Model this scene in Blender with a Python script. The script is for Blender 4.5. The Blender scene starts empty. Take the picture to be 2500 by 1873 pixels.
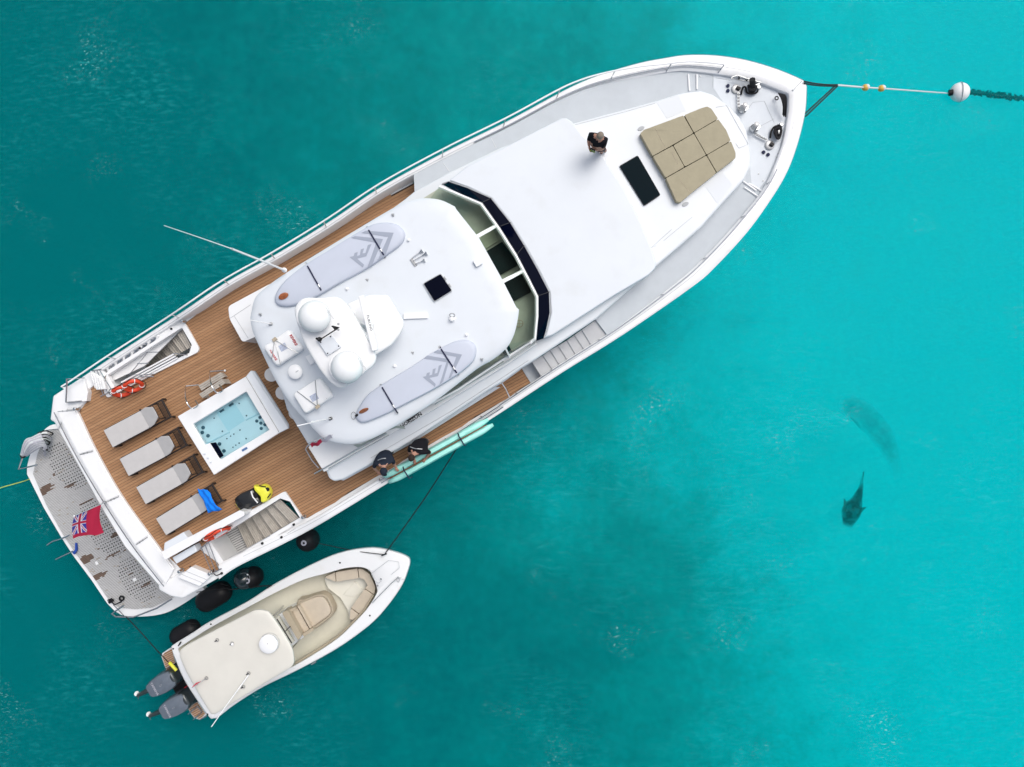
import bpy, bmesh, math, random
from mathutils import Vector, Matrix
from mathutils.geometry import tessellate_polygon
random.seed(7)
R = math.radians
SC = bpy.context.scene
COL = SC.collection

# ---------------------------------------------------------------- camera, sky, sun, exposure
HC, FPX = 26.0, 1736.0                       # drone height over the water, focal length in photo pixels (2500 wide)
cam_data = bpy.data.cameras.new('drone_camera')
cam = bpy.data.objects.new('drone_camera', cam_data); COL.objects.link(cam)
cam.location = (0, 0, HC); cam.rotation_euler = (0, 0, 0)
cam_data.sensor_width = 36.0; cam_data.lens = 36.0 * FPX / 2500.0
cam_data.clip_start = 0.1; cam_data.clip_end = 2000
SC.camera = cam

world = bpy.data.worlds.new('World'); SC.world = world; world.use_nodes = True
wn = world.node_tree; bg = wn.nodes['Background']
sky = wn.nodes.new('ShaderNodeTexSky'); sky.sky_type = 'NISHITA'; sky.sun_disc = False
sky.sun_elevation = R(58); sky.sun_rotation = R(40); sky.air_density = 1.0; sky.dust_density = 5.0; sky.ozone_density = 1.0
hsv = wn.nodes.new('ShaderNodeHueSaturation'); hsv.inputs['Saturation'].default_value = 0.55   # thin overcast: a whiter sky
wn.links.new(sky.outputs[0], hsv.inputs['Color']); wn.links.new(hsv.outputs[0], bg.inputs['Color'])
bg.inputs['Strength'].default_value = 0.15

sun_data = bpy.data.lights.new('sun', 'SUN'); sun = bpy.data.objects.new('sun', sun_data); COL.objects.link(sun)
sun_data.energy = 1.1; sun_data.angle = R(40); sun_data.color = (1.0, 0.97, 0.93)
sdir = Vector((math.sin(R(40)) * math.cos(R(58)), math.cos(R(40)) * math.cos(R(58)), math.sin(R(58))))
sun.rotation_euler = sdir.to_track_quat('Z', 'Y').to_euler(); sun.location = (10, 10, 40)
SC.view_settings.view_transform = 'Standard'; SC.view_settings.look = 'None'
SC.view_settings.exposure = 0.09; SC.view_settings.gamma = 1.0; SC.view_settings.use_curve_mapping = False
SC.cycles.max_bounces = 8; SC.cycles.transparent_max_bounces = 12

# ---------------------------------------------------------------- helpers
def P(px, py, z=0.0):
    """survey: a point read off the aerial photograph, laid down at its true height z (metres over the water)"""
    s = (HC - z) / FPX
    return Vector(((px - 1250) * s, (936.5 - py) * s, z))
def M_(px, z): return px * (HC - z) / FPX      # pixels to metres at a height
ORG = {}
def new_mat(name): 
    m = bpy.data.materials.new(name); m.use_nodes = True
    return m
def mat(name, col, rough=0.5, metal=0.0, noise=0.0, nscale=3.0, bump=0.0, bscale=60.0, coat=0.0, spec=0.5, dirt=None, stretch=None):
    m = new_mat(name); nt = m.node_tree; b = nt.nodes['Principled BSDF']
    b.inputs['Base Color'].default_value = (*col, 1); b.inputs['Roughness'].default_value = rough
    b.inputs['Metallic'].default_value = metal; b.inputs['Coat Weight'].default_value = coat
    b.inputs['Specular IOR Level'].default_value = spec
    if noise or bump or dirt:
        tc = nt.nodes.new('ShaderNodeTexCoord'); src = tc.outputs['Object']
        if stretch:
            mp = nt.nodes.new('ShaderNodeMapping'); mp.inputs['Rotation'].default_value = (0, 0, stretch[0]); mp.inputs['Scale'].default_value = stretch[1]
            nt.links.new(src, mp.inputs[0]); src = mp.outputs[0]
    if noise:
        n = nt.nodes.new('ShaderNodeTexNoise'); n.inputs['Scale'].default_value = nscale; n.inputs['Detail'].default_value = 6; n.inputs['Roughness'].default_value = 0.65
        nt.links.new(src, n.inputs['Vector'])
        r = nt.nodes.new('ShaderNodeValToRGB'); r.color_ramp.elements[0].position = .3; r.color_ramp.elements[1].position = .7
        r.color_ramp.elements[0].color = (*[c * (1 - noise) for c in col], 1)
        r.color_ramp.elements[1].color = (*[min(1, c * (1 + noise * .6)) for c in col], 1)
        nt.links.new(n.outputs['Fac'], r.inputs[0]); last = r.outputs[0]
        if dirt:
            n2 = nt.nodes.new('ShaderNodeTexNoise'); n2.inputs['Scale'].default_value = dirt[1]; n2.inputs['Detail'].default_value = 8
            nt.links.new(tc.outputs['Object'], n2.inputs['Vector'])
            r2 = nt.nodes.new('ShaderNodeValToRGB'); r2.color_ramp.elements[0].position = dirt[2]; r2.color_ramp.elements[1].position = dirt[2] + .18
            nt.links.new(n2.outputs['Fac'], r2.inputs[0])
            mx = nt.nodes.new('ShaderNodeMixRGB'); mx.inputs[2].default_value = (*dirt[0], 1)
            ml = nt.nodes.new('ShaderNodeMath'); ml.operation = 'MULTIPLY'; ml.inputs[1].default_value = dirt[3]
            nt.links.new(r2.outputs[0], ml.inputs[0]); nt.links.new(ml.outputs[0], mx.inputs[0]); nt.links.new(last, mx.inputs[1]); last = mx.outputs[0]
        nt.links.new(last, b.inputs['Base Color'])
    if bump:
        n = nt.nodes.new('ShaderNodeTexNoise'); n.inputs['Scale'].default_value = bscale; n.inputs['Detail'].default_value = 4
        nt.links.new(src, n.inputs['Vector']); bp = nt.nodes.new('ShaderNodeBump'); bp.inputs['Strength'].default_value = bump; bp.inputs['Distance'].default_value = .01
        nt.links.new(n.outputs['Fac'], bp.inputs['Height']); nt.links.new(bp.outputs[0], b.inputs['Normal'])
    return m
AX = R(29.5)                                   # the yacht's heading
gel = mat('gelcoat', (.80, .81, .82), .28, noise=.025, nscale=.9, coat=.3, dirt=((.62, .60, .55), 2.2, .60, .35))
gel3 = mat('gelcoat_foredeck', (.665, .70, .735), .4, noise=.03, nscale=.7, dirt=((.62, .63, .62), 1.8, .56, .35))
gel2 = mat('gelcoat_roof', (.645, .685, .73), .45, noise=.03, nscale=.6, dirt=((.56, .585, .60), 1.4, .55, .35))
nonskid = mat('nonskid_deck', (.52, .56, .595), .85, noise=.06, nscale=1.5, bump=.5, bscale=300)
nonskid_lt = mat('nonskid_light', (.66, .70, .74), .85, noise=.04, nscale=2, bump=.5, bscale=300)
pale_ns = mat('nonskid_pale', (.70, .73, .76), .85)
step_grey = mat('step_grey', (.50, .51, .525), .85, noise=.08, nscale=3, bump=.4, bscale=300)
teaks = [mat('teak_a', (.365, .195, .094), .7, noise=.22, nscale=3, bump=.3, stretch=(AX * -1, (1, 14, 1))),
         mat('teak_b', (.335, .178, .086), .7, noise=.22, nscale=3, bump=.3, stretch=(AX * -1, (1, 14, 1))),
         mat('teak_c', (.39, .215, .107), .7, noise=.22, nscale=3, bump=.3, stretch=(AX * -1, (1, 14, 1)))]
caulk = mat('caulk', (.05, .032, .02), .8)
wteak = mat('weathered_teak', (.55, .55, .55), .85, noise=.2, nscale=5, bump=.4, stretch=(AX * -1, (1, 12, 1)))
wteak2 = mat('weathered_teak_warm', (.46, .425, .375), .85, noise=.2, nscale=5, bump=.4)
wteak_wet = mat('wet_teak_stain', (.15, .09, .06), .6, noise=.3, nscale=8)
gap = mat('slat_gap', (.16, .165, .165), .9)
steel = mat('stainless', (.62, .63, .64), .22, 1.0, noise=.1, nscale=8)
dsteel = mat('dull_metal', (.38, .39, .40), .4, .8, noise=.15, nscale=12)
whitep = mat('white_paint', (.82, .83, .84), .35, noise=.02)
black = mat('black_rubber', (.008, .008, .010), .5, noise=.2, nscale=6, spec=.25)
blackgloss = mat('black_glass', (.001, .002, .009), .06, spec=.06)
navy = mat('navy_webbing', (.010, .014, .05), .8)
khaki = mat('khaki_cushion', (.355, .32, .225), .9, noise=.07, nscale=4, bump=.6, bscale=12)
grey_c = mat('lounger_mesh', (.50, .49, .485), .9, noise=.05, nscale=4, bump=.4, bscale=250)
dbrown = mat('dark_wicker', (.022, .015, .013), .6, noise=.3, nscale=30)
orange = mat('lifebuoy_orange', (.72, .06, .018), .5, noise=.1, nscale=5)
blue = mat('blue_towel', (.0, .21, .85), .95, noise=.12, nscale=7, bump=.9, bscale=35)
yellow = mat('yellow_plastic', (.80, .78, .06), .35, noise=.05)
mint = mat('mint_board', (.36, .80, .72), .4, noise=.09, nscale=4)
mintwhite = mat('mint_pale', (.60, .83, .80), .4, noise=.05)
wood = mat('wood_fin', (.34, .10, .03), .3, noise=.5, nscale=9, coat=.5)
brownedge = mat('brown_edge', (.16, .06, .02), .6)
board_m = mat('board_bag_lilac', (.50, .54, .63), .5, noise=.04, nscale=1.5)
logo_m = mat('board_logo_grey', (.30, .335, .41), .6)
dark_logo = mat('lettering_black', (.02, .02, .025), .5)
red_t = mat('lettering_red', (.45, .03, .04), .5)
label_m = mat('label_pale_blue', (.45, .50, .62), .5, noise=.4, nscale=40)
cream = mat('cream_deck', (.62, .60, .50), .7, noise=.05, nscale=3, bump=.3, bscale=250)
cream_lt = mat('cream_light', (.70, .685, .60), .5, noise=.04, nscale=2)
ttop_m = mat('ttop_cream', (.645, .63, .575), .45, noise=.04, nscale=1.5)
tan = mat('tan_vinyl', (.52, .45, .355), .6, noise=.08, nscale=5, bump=.2, bscale=60)
tan_d = mat('tan_vinyl_side', (.42, .36, .27), .6, noise=.06)
cowl = mat('outboard_cowl', (.155, .185, .225), .25, .3, noise=.15, nscale=5, coat=.5)
cowl_d = mat('outboard_dark', (.035, .045, .05), .3, .2, coat=.3)
skin = mat('skin', (.42, .22, .155), .6, noise=.15, nscale=20)
hairg = mat('grey_hair', (.22, .185, .15), .9, noise=.3, nscale=60)
hairb = mat('brown_hair', (.025, .014, .010), .9, noise=.3, nscale=60)
shirtb = mat('black_shirt', (.008, .008, .012), .9, bump=.4, bscale=14, spec=.2)
shirtn = mat('navy_shirt', (.018, .025, .04), .9, bump=.5, bscale=14, spec=.2)
shorts = mat('dark_shorts', (.03, .03, .035), .9)
ropeb = mat('black_rope', (.010, .010, .012), .9)
ropew = mat('white_rope', (.62, .66, .66), .9, noise=.15, nscale=30)
ropeg = mat('grey_rope', (.46, .46, .52), .9, noise=.3, nscale=25)
ropey = mat('yellow_rope', (.55, .60, .08), .9)
buoy_m = mat('buoy_white', (.80, .80, .80), .4, noise=.05, nscale=5)
floaty = mat('float_yellow', (.70, .42, .08), .5, noise=.3, nscale=15)
tubblue = mat('tub_blue', (.58, .77, .84), .35, noise=.03)
tubblue2 = mat('tub_well_blue', (.44, .70, .79), .35)
jetm = mat('jet_dark', (.02, .09, .13), .3)
dash_m = mat('dash_green_beige', (.45, .475, .39), .6, noise=.12, nscale=2)
dashd = mat('dash_dark', (.004, .015, .017), .5, noise=.3, nscale=2, spec=.1)
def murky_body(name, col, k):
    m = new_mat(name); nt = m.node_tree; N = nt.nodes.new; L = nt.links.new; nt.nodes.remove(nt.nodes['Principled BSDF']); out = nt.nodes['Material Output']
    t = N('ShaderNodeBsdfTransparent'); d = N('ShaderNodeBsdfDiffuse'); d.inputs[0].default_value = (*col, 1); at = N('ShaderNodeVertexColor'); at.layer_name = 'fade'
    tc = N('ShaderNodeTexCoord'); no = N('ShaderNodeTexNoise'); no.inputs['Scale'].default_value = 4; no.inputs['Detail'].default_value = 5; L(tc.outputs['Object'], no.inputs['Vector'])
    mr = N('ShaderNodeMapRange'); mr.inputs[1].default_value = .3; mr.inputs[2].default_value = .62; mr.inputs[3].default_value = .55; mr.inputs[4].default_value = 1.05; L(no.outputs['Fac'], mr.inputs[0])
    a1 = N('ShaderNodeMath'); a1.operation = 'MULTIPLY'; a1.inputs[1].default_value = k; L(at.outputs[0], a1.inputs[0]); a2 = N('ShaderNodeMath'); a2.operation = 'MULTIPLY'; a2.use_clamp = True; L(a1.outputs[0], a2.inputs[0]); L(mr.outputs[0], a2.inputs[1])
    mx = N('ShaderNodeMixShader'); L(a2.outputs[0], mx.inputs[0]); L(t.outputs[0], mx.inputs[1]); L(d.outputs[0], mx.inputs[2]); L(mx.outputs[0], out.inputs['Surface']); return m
sharkd = murky_body('shark_dark', (.0, .015, .015), .92); sharkl = murky_body('shark_hazed', (.0, .18, .19), .27)  # water haze painted in: edges fade out, the deeper shark's colour is paler
fin_d = mat('fin_dark', (.0, .16, .16), 1, spec=0); fin_l = mat('fin_hazed', (.0, .56, .59), 1, spec=0)  # the paler fin tone has the water haze in its colour
weedm = mat('weed_dark', (.0, .12, .125), 1, spec=0)
red_f = mat('ensign_red', (.48, .012, .055), .8)
blue_f = mat('ensign_blue', (.045, .04, .32), .8)
white_f = mat('ensign_white', (.72, .68, .78), .8)
hole_m = mat('drain_dark', (.02, .022, .02), .9)
seam_m = mat('seam_grey', (.42, .44, .46), .8)

def glass_mat(name, col, fac=.12):
    m = new_mat(name); nt = m.node_tree; nt.nodes.remove(nt.nodes['Principled BSDF'])
    out = nt.nodes['Material Output']; t = nt.nodes.new('ShaderNodeBsdfTransparent'); t.inputs[0].default_value = (*col, 1)
    g = nt.nodes.new('ShaderNodeBsdfGlossy'); g.inputs['Roughness'].default_value = .03
    f = nt.nodes.new('ShaderNodeFresnel'); f.inputs[0].default_value = 1.45
    a = nt.nodes.new('ShaderNodeMath'); a.operation = 'ADD'; a.inputs[1].default_value = fac * .3; nt.links.new(f.outputs[0], a.inputs[0])
    mx = nt.nodes.new('ShaderNodeMixShader'); nt.links.new(a.outputs[0], mx.inputs[0]); nt.links.new(t.outputs[0], mx.inputs[1]); nt.links.new(g.outputs[0], mx.inputs[2])
    nt.links.new(mx.outputs[0], out.inputs[0]); return m
glass = glass_mat('tinted_glass', (.76, .83, .79), -.12)
tubwater = glass_mat('tub_water_surface', (.88, .97, .985), 0)

def tag(o, label=None, cat=None, group=None, kind=None):
    if label: o['label'] = label
    if cat: o['category'] = cat
    if group: o['group'] = group
    if kind: o['kind'] = kind
    return o
def thing(name, loc, label, cat, group=None, rz=0):
    o = bpy.data.objects.new(name, None); COL.objects.link(o); o.empty_display_size = .2
    o.location = loc; o.rotation_euler = (0, 0, rz); ORG[o] = Vector(loc)
    return tag(o, label, cat, group)

class G:
    """collects geometry in world coordinates (or local when built with local=True)"""
    def __init__(s): s.v = []; s.f = []; s.m = []; s.cm = 0
    def _add(s, vs, fs):
        b = len(s.v); s.v += [Vector(v) for v in vs]; s.f += [tuple(b + i for i in f) for f in fs]; s.m += [s.cm] * len(fs)
    def loops3(s, loops, h, bottom=True):
        """solid from one or more 3-D top loops (first = outer, others = holes), extruded h downwards"""
        flat = [Vector(p) for l in loops for p in l]
        tris = tessellate_polygon([[Vector(p) for p in l] for l in loops]); fs = []
        for t in tris:
            a, b, c = (flat[i] for i in t)
            fs.append(tuple(t) if (b - a).cross(c - a).z > 0 else tuple(reversed(t)))
        n = len(flat); s._add(flat, fs)
        low = [p - Vector((0, 0, h)) for p in flat]
        if h > 0:
            sf = []; k = 0
            for li, l in enumerate(loops):
                m = len(l); area = sum(l[i][0] * l[(i + 1) % m][1] - l[(i + 1) % m][0] * l[i][1] for i in range(m))
                for i in range(m):
                    a, b = k + i, k + (i + 1) % m
                    q = (a, n + a, n + b, b)
                    if (area < 0) != (li > 0): q = tuple(reversed(q))
                    sf.append(q)
                k += m
            b0 = len(s.v) - n; s.v += low
            s.f += [tuple(b0 + i for i in q) for q in sf]; s.m += [s.cm] * len(sf)
            if bottom:
                s.f += [tuple(b0 + n + i for i in reversed(f)) for f in fs]; s.m += [s.cm] * len(fs)
        return s
    def prism(s, poly, ztop, h, holes=()):
        return s.loops3([[P(*p, ztop) for p in poly]] + [[P(*p, ztop) for p in q] for q in holes], h)
    def dome(s, poly, z, h, crown, steps=((1, 0), (.985, .35), (.95, .62), (.88, .78), (.6, .93), (.3, .985)), z3=None):
        pts = [P(*p, z) for p in poly] if z3 is None else [Vector(p) for p in poly]
        c = sum(pts, Vector()) / len(pts); n = len(pts); b = len(s.v)
        area = sum(pts[i].x * pts[(i + 1) % n].y - pts[(i + 1) % n].x * pts[i].y for i in range(n))
        if area < 0: pts.reverse()
        s.v += [p - Vector((0, 0, h)) for p in pts]
        for k, q in steps: s.v += [c + (p - c) * k + Vector((0, 0, crown * q)) for p in pts]
        s.v.append(Vector((c.x, c.y, c.z + crown)))
        L = len(steps) + 1
        for r in range(L - 1):
            for i in range(n): s.f.append((b + r * n + i, b + r * n + (i + 1) % n, b + (r + 1) * n + (i + 1) % n, b + (r + 1) * n + i)); s.m.append(s.cm)
        for i in range(n): s.f.append((b + (L - 1) * n + i, b + (L - 1) * n + (i + 1) % n, b + L * n)); s.m.append(s.cm)
        s.f.append(tuple(b + i for i in reversed(range(n)))); s.m.append(s.cm)
        return s
    def tube(s, pts, r, seg=8, cap=True, r2=None, flat=1.0):
        pts = [Vector(p) for p in pts]; n = len(pts); b = len(s.v)
        up = Vector((0, 0, 1))
        for i, p in enumerate(pts):
            d = (pts[min(i + 1, n - 1)] - pts[max(i - 1, 0)]).normalized()
            u = up if abs(d.z) < .95 else Vector((1, 0, 0))
            x = d.cross(u).normalized(); y = x.cross(d).normalized()
            rr = r if r2 is None else r + (r2 - r) * i / max(1, n - 1)
            if callable(r): rr = r(i / max(1, n - 1))
            for k in range(seg):
                a = 2 * math.pi * k / seg; s.v.append(p + x * math.cos(a) * rr + y * math.sin(a) * rr * flat)
        for i in range(n - 1):
            for k in range(seg):
                s.f.append((b + i * seg + k, b + i * seg + (k + 1) % seg, b + (i + 1) * seg + (k + 1) % seg, b + (i + 1) * seg + k)); s.m.append(s.cm)
        if cap:
            s.f.append(tuple(b + k for k in reversed(range(seg)))); s.f.append(tuple(b + (n - 1) * seg + k for k in range(seg))); s.m += [s.cm] * 2
        return s
    def box(s, c, size, rz=0, rx=0, ry=0):
        c = Vector(c); m = Matrix.Rotation(rz, 3, 'Z') @ Matrix.Rotation(ry, 3, 'Y') @ Matrix.Rotation(rx, 3, 'X')
        vs = [c + m @ Vector((sx * size[0] / 2, sy * size[1] / 2, sz * size[2] / 2)) for sz in (-1, 1) for sy in (-1, 1) for sx in (-1, 1)]
        s._add(vs, [(0, 2, 3, 1), (4, 5, 7, 6), (0, 1, 5, 4), (1, 3, 7, 5), (3, 2, 6, 7), (2, 0, 4, 6)]); return s
    def lathe(s, c, prof, seg=24, sx=1, sy=1, rz=0, tilt=None):
        c = Vector(c); b = len(s.v); m = Matrix.Rotation(rz, 3, 'Z')
        if tilt is not None: m = tilt.to_3x3() if hasattr(tilt, 'to_3x3') else tilt
        for r, z in prof:
            for k in range(seg):
                a = 2 * math.pi * k / seg; s.v.append(c + m @ Vector((r * sx * math.cos(a), r * sy * math.sin(a), z)))
        L = len(prof)
        for i in range(L - 1):
            for k in range(seg): s.f.append((b + i * seg + k, b + i * seg + (k + 1) % seg, b + (i + 1) * seg + (k + 1) % seg, b + (i + 1) * seg + k)); s.m.append(s.cm)
        s.f.append(tuple(b + k for k in reversed(range(seg)))); s.f.append(tuple(b + (L - 1) * seg + k for k in range(seg))); s.m += [s.cm] * 2
        return s
    def ball(s, c, r, seg=16, sz=1.0, sx=1, sy=1, rz=0, tilt=None):
        return s.lathe(c, [(r * math.sin(math.pi * i / 10) + 1e-4, -r * sz * math.cos(math.pi * i / 10)) for i in range(11)], seg, sx, sy, rz, tilt)
    def torus(s, c, R1, r, tilt=Matrix.Identity(3), seg=28, sg=10, sx=1):
        c = Vector(c); b = len(s.v)
        for i in range(seg):
            a = 2 * math.pi * i / seg
            for k in range(sg):
                t = 2 * math.pi * k / sg; q = R1 + r * math.cos(t)
                s.v.append(c + tilt @ Vector((q * math.cos(a) * sx, q * math.sin(a), r * math.sin(t))))
        for i in range(seg):
            for k in range(sg):
                s.f.append((b + i * sg + k, b + ((i + 1) % seg) * sg + k, b + ((i + 1) % seg) * sg + (k + 1) % sg, b + i * sg + (k + 1) % sg)); s.m.append(s.cm)
        return s
    def build(s, name, ms, parent=None, smooth=False, bevel=0, seg=2, sub=0, local=False, angle=35, label=None):
        me = bpy.data.meshes.new(name); o = bpy.data.objects.new(name, me); COL.objects.link(o)
        org = Vector()
        if parent is not None:
            o.parent = parent; org = ORG[parent]
        if local: org = Vector()
        me.from_pydata([v - org for v in s.v], [], s.f)
        ms = ms if isinstance(ms, (list, tuple)) else [ms]
        for m in ms: me.materials.append(m)
        if len(ms) > 1: me.polygons.foreach_set('material_index', s.m)
        if smooth: me.polygons.foreach_set('use_smooth', [True] * len(me.polygons))
        me.update()
        if smooth and not sub:
            try: me.set_sharp_from_angle(angle=R(angle))
            except Exception: pass
        if bevel:
            b = o.modifiers.new('bevel', 'BEVEL'); b.width = bevel; b.segments = seg; b.limit_method = 'ANGLE'; b.angle_limit = R(40); b.use_clamp_overlap = True
        if sub:
            b = o.modifiers.new('sub', 'SUBSURF'); b.levels = sub; b.render_levels = sub
        ORG[o] = ORG[parent] if parent is not None else Vector()
        if label: o['label'] = label
        return o
def top(name, g, ms, label, cat, group=None, at=None, **k):
    """a thing that is a single mesh, its origin at its base"""
    if at is None:
        xs = [v.x for v in g.v]; ys = [v.y for v in g.v]; at = Vector(((min(xs) + max(xs)) / 2, (min(ys) + max(ys)) / 2, min(v.z for v in g.v)))
    g.v = [v - at for v in g.v]
    o = g.build(name, ms, **k); o.location = at; ORG[o] = Vector(at)
    return tag(o, label, cat, group)

def smooth(pts, n=6, closed=False):
    pts = [tuple(p) for p in pts]; out = []; N = len(pts); d = len(pts[0])
    rng = range(N if closed else N - 1)
    for i in rng:
        p0, p1, p2, p3 = (pts[(i - 1) % N] if closed or i > 0 else pts[0]), pts[i], pts[(i + 1) % N], (pts[(i + 2) % N] if closed or i + 2 < N else pts[-1])
        for k in range(n):
            t = k / n; out.append(tuple(.5 * (2 * p1[j] + (p2[j] - p0[j]) * t + (2 * p0[j] - 5 * p1[j] + 4 * p2[j] - p3[j]) * t * t + (3 * p1[j] - p0[j] - 3 * p2[j] + p3[j]) * t ** 3) for j in range(d)))
    if not closed: out.append(pts[-1])
    return out
def resample(pts, n):
    L = [0]
    for a, b in zip(pts, pts[1:]): L.append(L[-1] + math.dist(a, b))
    out = []; j = 0
    for i in range(n):
        t = L[-1] * i / (n - 1)
        while j < len(L) - 2 and L[j + 1] < t: j += 1
        u = (t - L[j]) / max(1e-9, L[j + 1] - L[j]); out.append(tuple(a + (b - a) * u for a, b in zip(pts[j], pts[j + 1])))
    return out
def rnd(poly, r, n=4):
    out = []; N = len(poly)
    for i in range(N):
        p = Vector(poly[i]); a = Vector(poly[i - 1]); b = Vector(poly[(i + 1) % N])
        da, db = (a - p), (b - p); k = min(r, da.length * .45, db.length * .45)
        s, e = p + da.normalized() * k, p + db.normalized() * k
        for j in range(n + 1):
            t = j / n; out.append(tuple((1 - t) ** 2 * s + 2 * t * (1 - t) * p + t * t * e))
    return out
def shrink(poly, d):
    c = Vector((sum(p[0] for p in poly) / len(poly), sum(p[1] for p in poly) / len(poly)))
    out = []
    for p in poly:
        v = c - Vector(p[:2]); out.append(tuple(Vector(p[:2]) + v.normalized() * d))
    return out
def quad(cx, cy, L, W, ang):
    """rectangle in photo pixels: centre, length, width, angle (degrees, counter-clockwise on the picture)"""
    a = R(ang); u = Vector((math.cos(a), -math.sin(a))); w = Vector((math.sin(a), math.cos(a)))
    return [tuple(Vector((cx, cy)) + u * L / 2 * i + w * W / 2 * j) for i, j in ((-1, -1), (1, -1), (1, 1), (-1, 1))]
def lerp(a, b, t): return tuple(x + (y - x) * t for x, y in zip(a, b))

def strips(poly3, ang, pitch, width):
    """world-space polygon cut into planks running at ang; yields 4-corner plank quads"""
    u = Vector((math.cos(ang), math.sin(ang))); w = Vector((-math.sin(ang), math.cos(ang)))
    pts = [(Vector((p[0], p[1])).dot(u), Vector((p[0], p[1])).dot(w)) for p in poly3]
    lo, hi = min(p[1] for p in pts), max(p[1] for p in pts)
    def cuts(y):
        xs = []
        for i in range(len(pts)):
            (x1, y1), (x2, y2) = pts[i], pts[(i + 1) % len(pts)]
            if (y1 > y) != (y2 > y): xs.append(x1 + (x2 - x1) * (y - y1) / (y2 - y1))
        return sorted(xs)
    y = lo + pitch * .5; out = []
    while y < hi:
        m = cuts(y); a = cuts(y - width / 2); b = cuts(y + width / 2)
        for i in range(0, len(m) - 1, 2):
            if len(a) == len(m) == len(b): q = (a[i], a[i + 1], b[i], b[i + 1])
            else: q = (m[i], m[i + 1], m[i], m[i + 1])
            if m[i + 1] - m[i] < pitch * .6: continue
            q = list(q)
            for j in (0, 2): q[j] = max(min(q[j], m[i] + .25), m[i] - .25)
            for j in (1, 3): q[j] = max(min(q[j], m[i + 1] + .25), m[i + 1] - .25)
            out.append([u * q[0] + w * (y - width / 2), u * q[1] + w * (y - width / 2), u * q[3] + w * (y + width / 2), u * q[2] + w * (y + width / 2)])
        y += pitch
    return out
def slab(g, q, z, h): g.loops3([[(p[0], p[1], z) for p in q]], h)

def letters(name, txt, pos, size, ang, m, parent, extr=.004, tilt=0, sx=1.0, heavy=0.0):
    cu = bpy.data.curves.new('t', 'FONT'); cu.body = txt; cu.size = size; cu.extrude = extr; cu.align_x = 'CENTER'; cu.align_y = 'CENTER'; cu.resolution_u = 2; cu.offset = heavy
    o = bpy.data.objects.new('t', cu); COL.objects.link(o)
    me = bpy.data.meshes.new_from_object(o.evaluated_get(bpy.context.evaluated_depsgraph_get()))
    bpy.data.objects.remove(o)
    M = Matrix.Translation(Vector(pos) - ORG[parent]) @ Matrix.Rotation(ang, 4, 'Z') @ Matrix.Rotation(tilt, 4, 'X') @ Matrix.Diagonal((sx, 1, 1, 1))
    me.transform(M); me.materials.clear(); me.materials.append(m)
    q = bpy.data.objects.new(name, me); COL.objects.link(q); q.parent = parent; ORG[q] = ORG[parent]
    return q
def sag(a, b, drop, n=14):
    a, b = Vector(a), Vector(b); return [a.lerp(b, i / n) - Vector((0, 0, drop * 4 * (i / n) * (1 - i / n))) for i in range(n + 1)]

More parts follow.
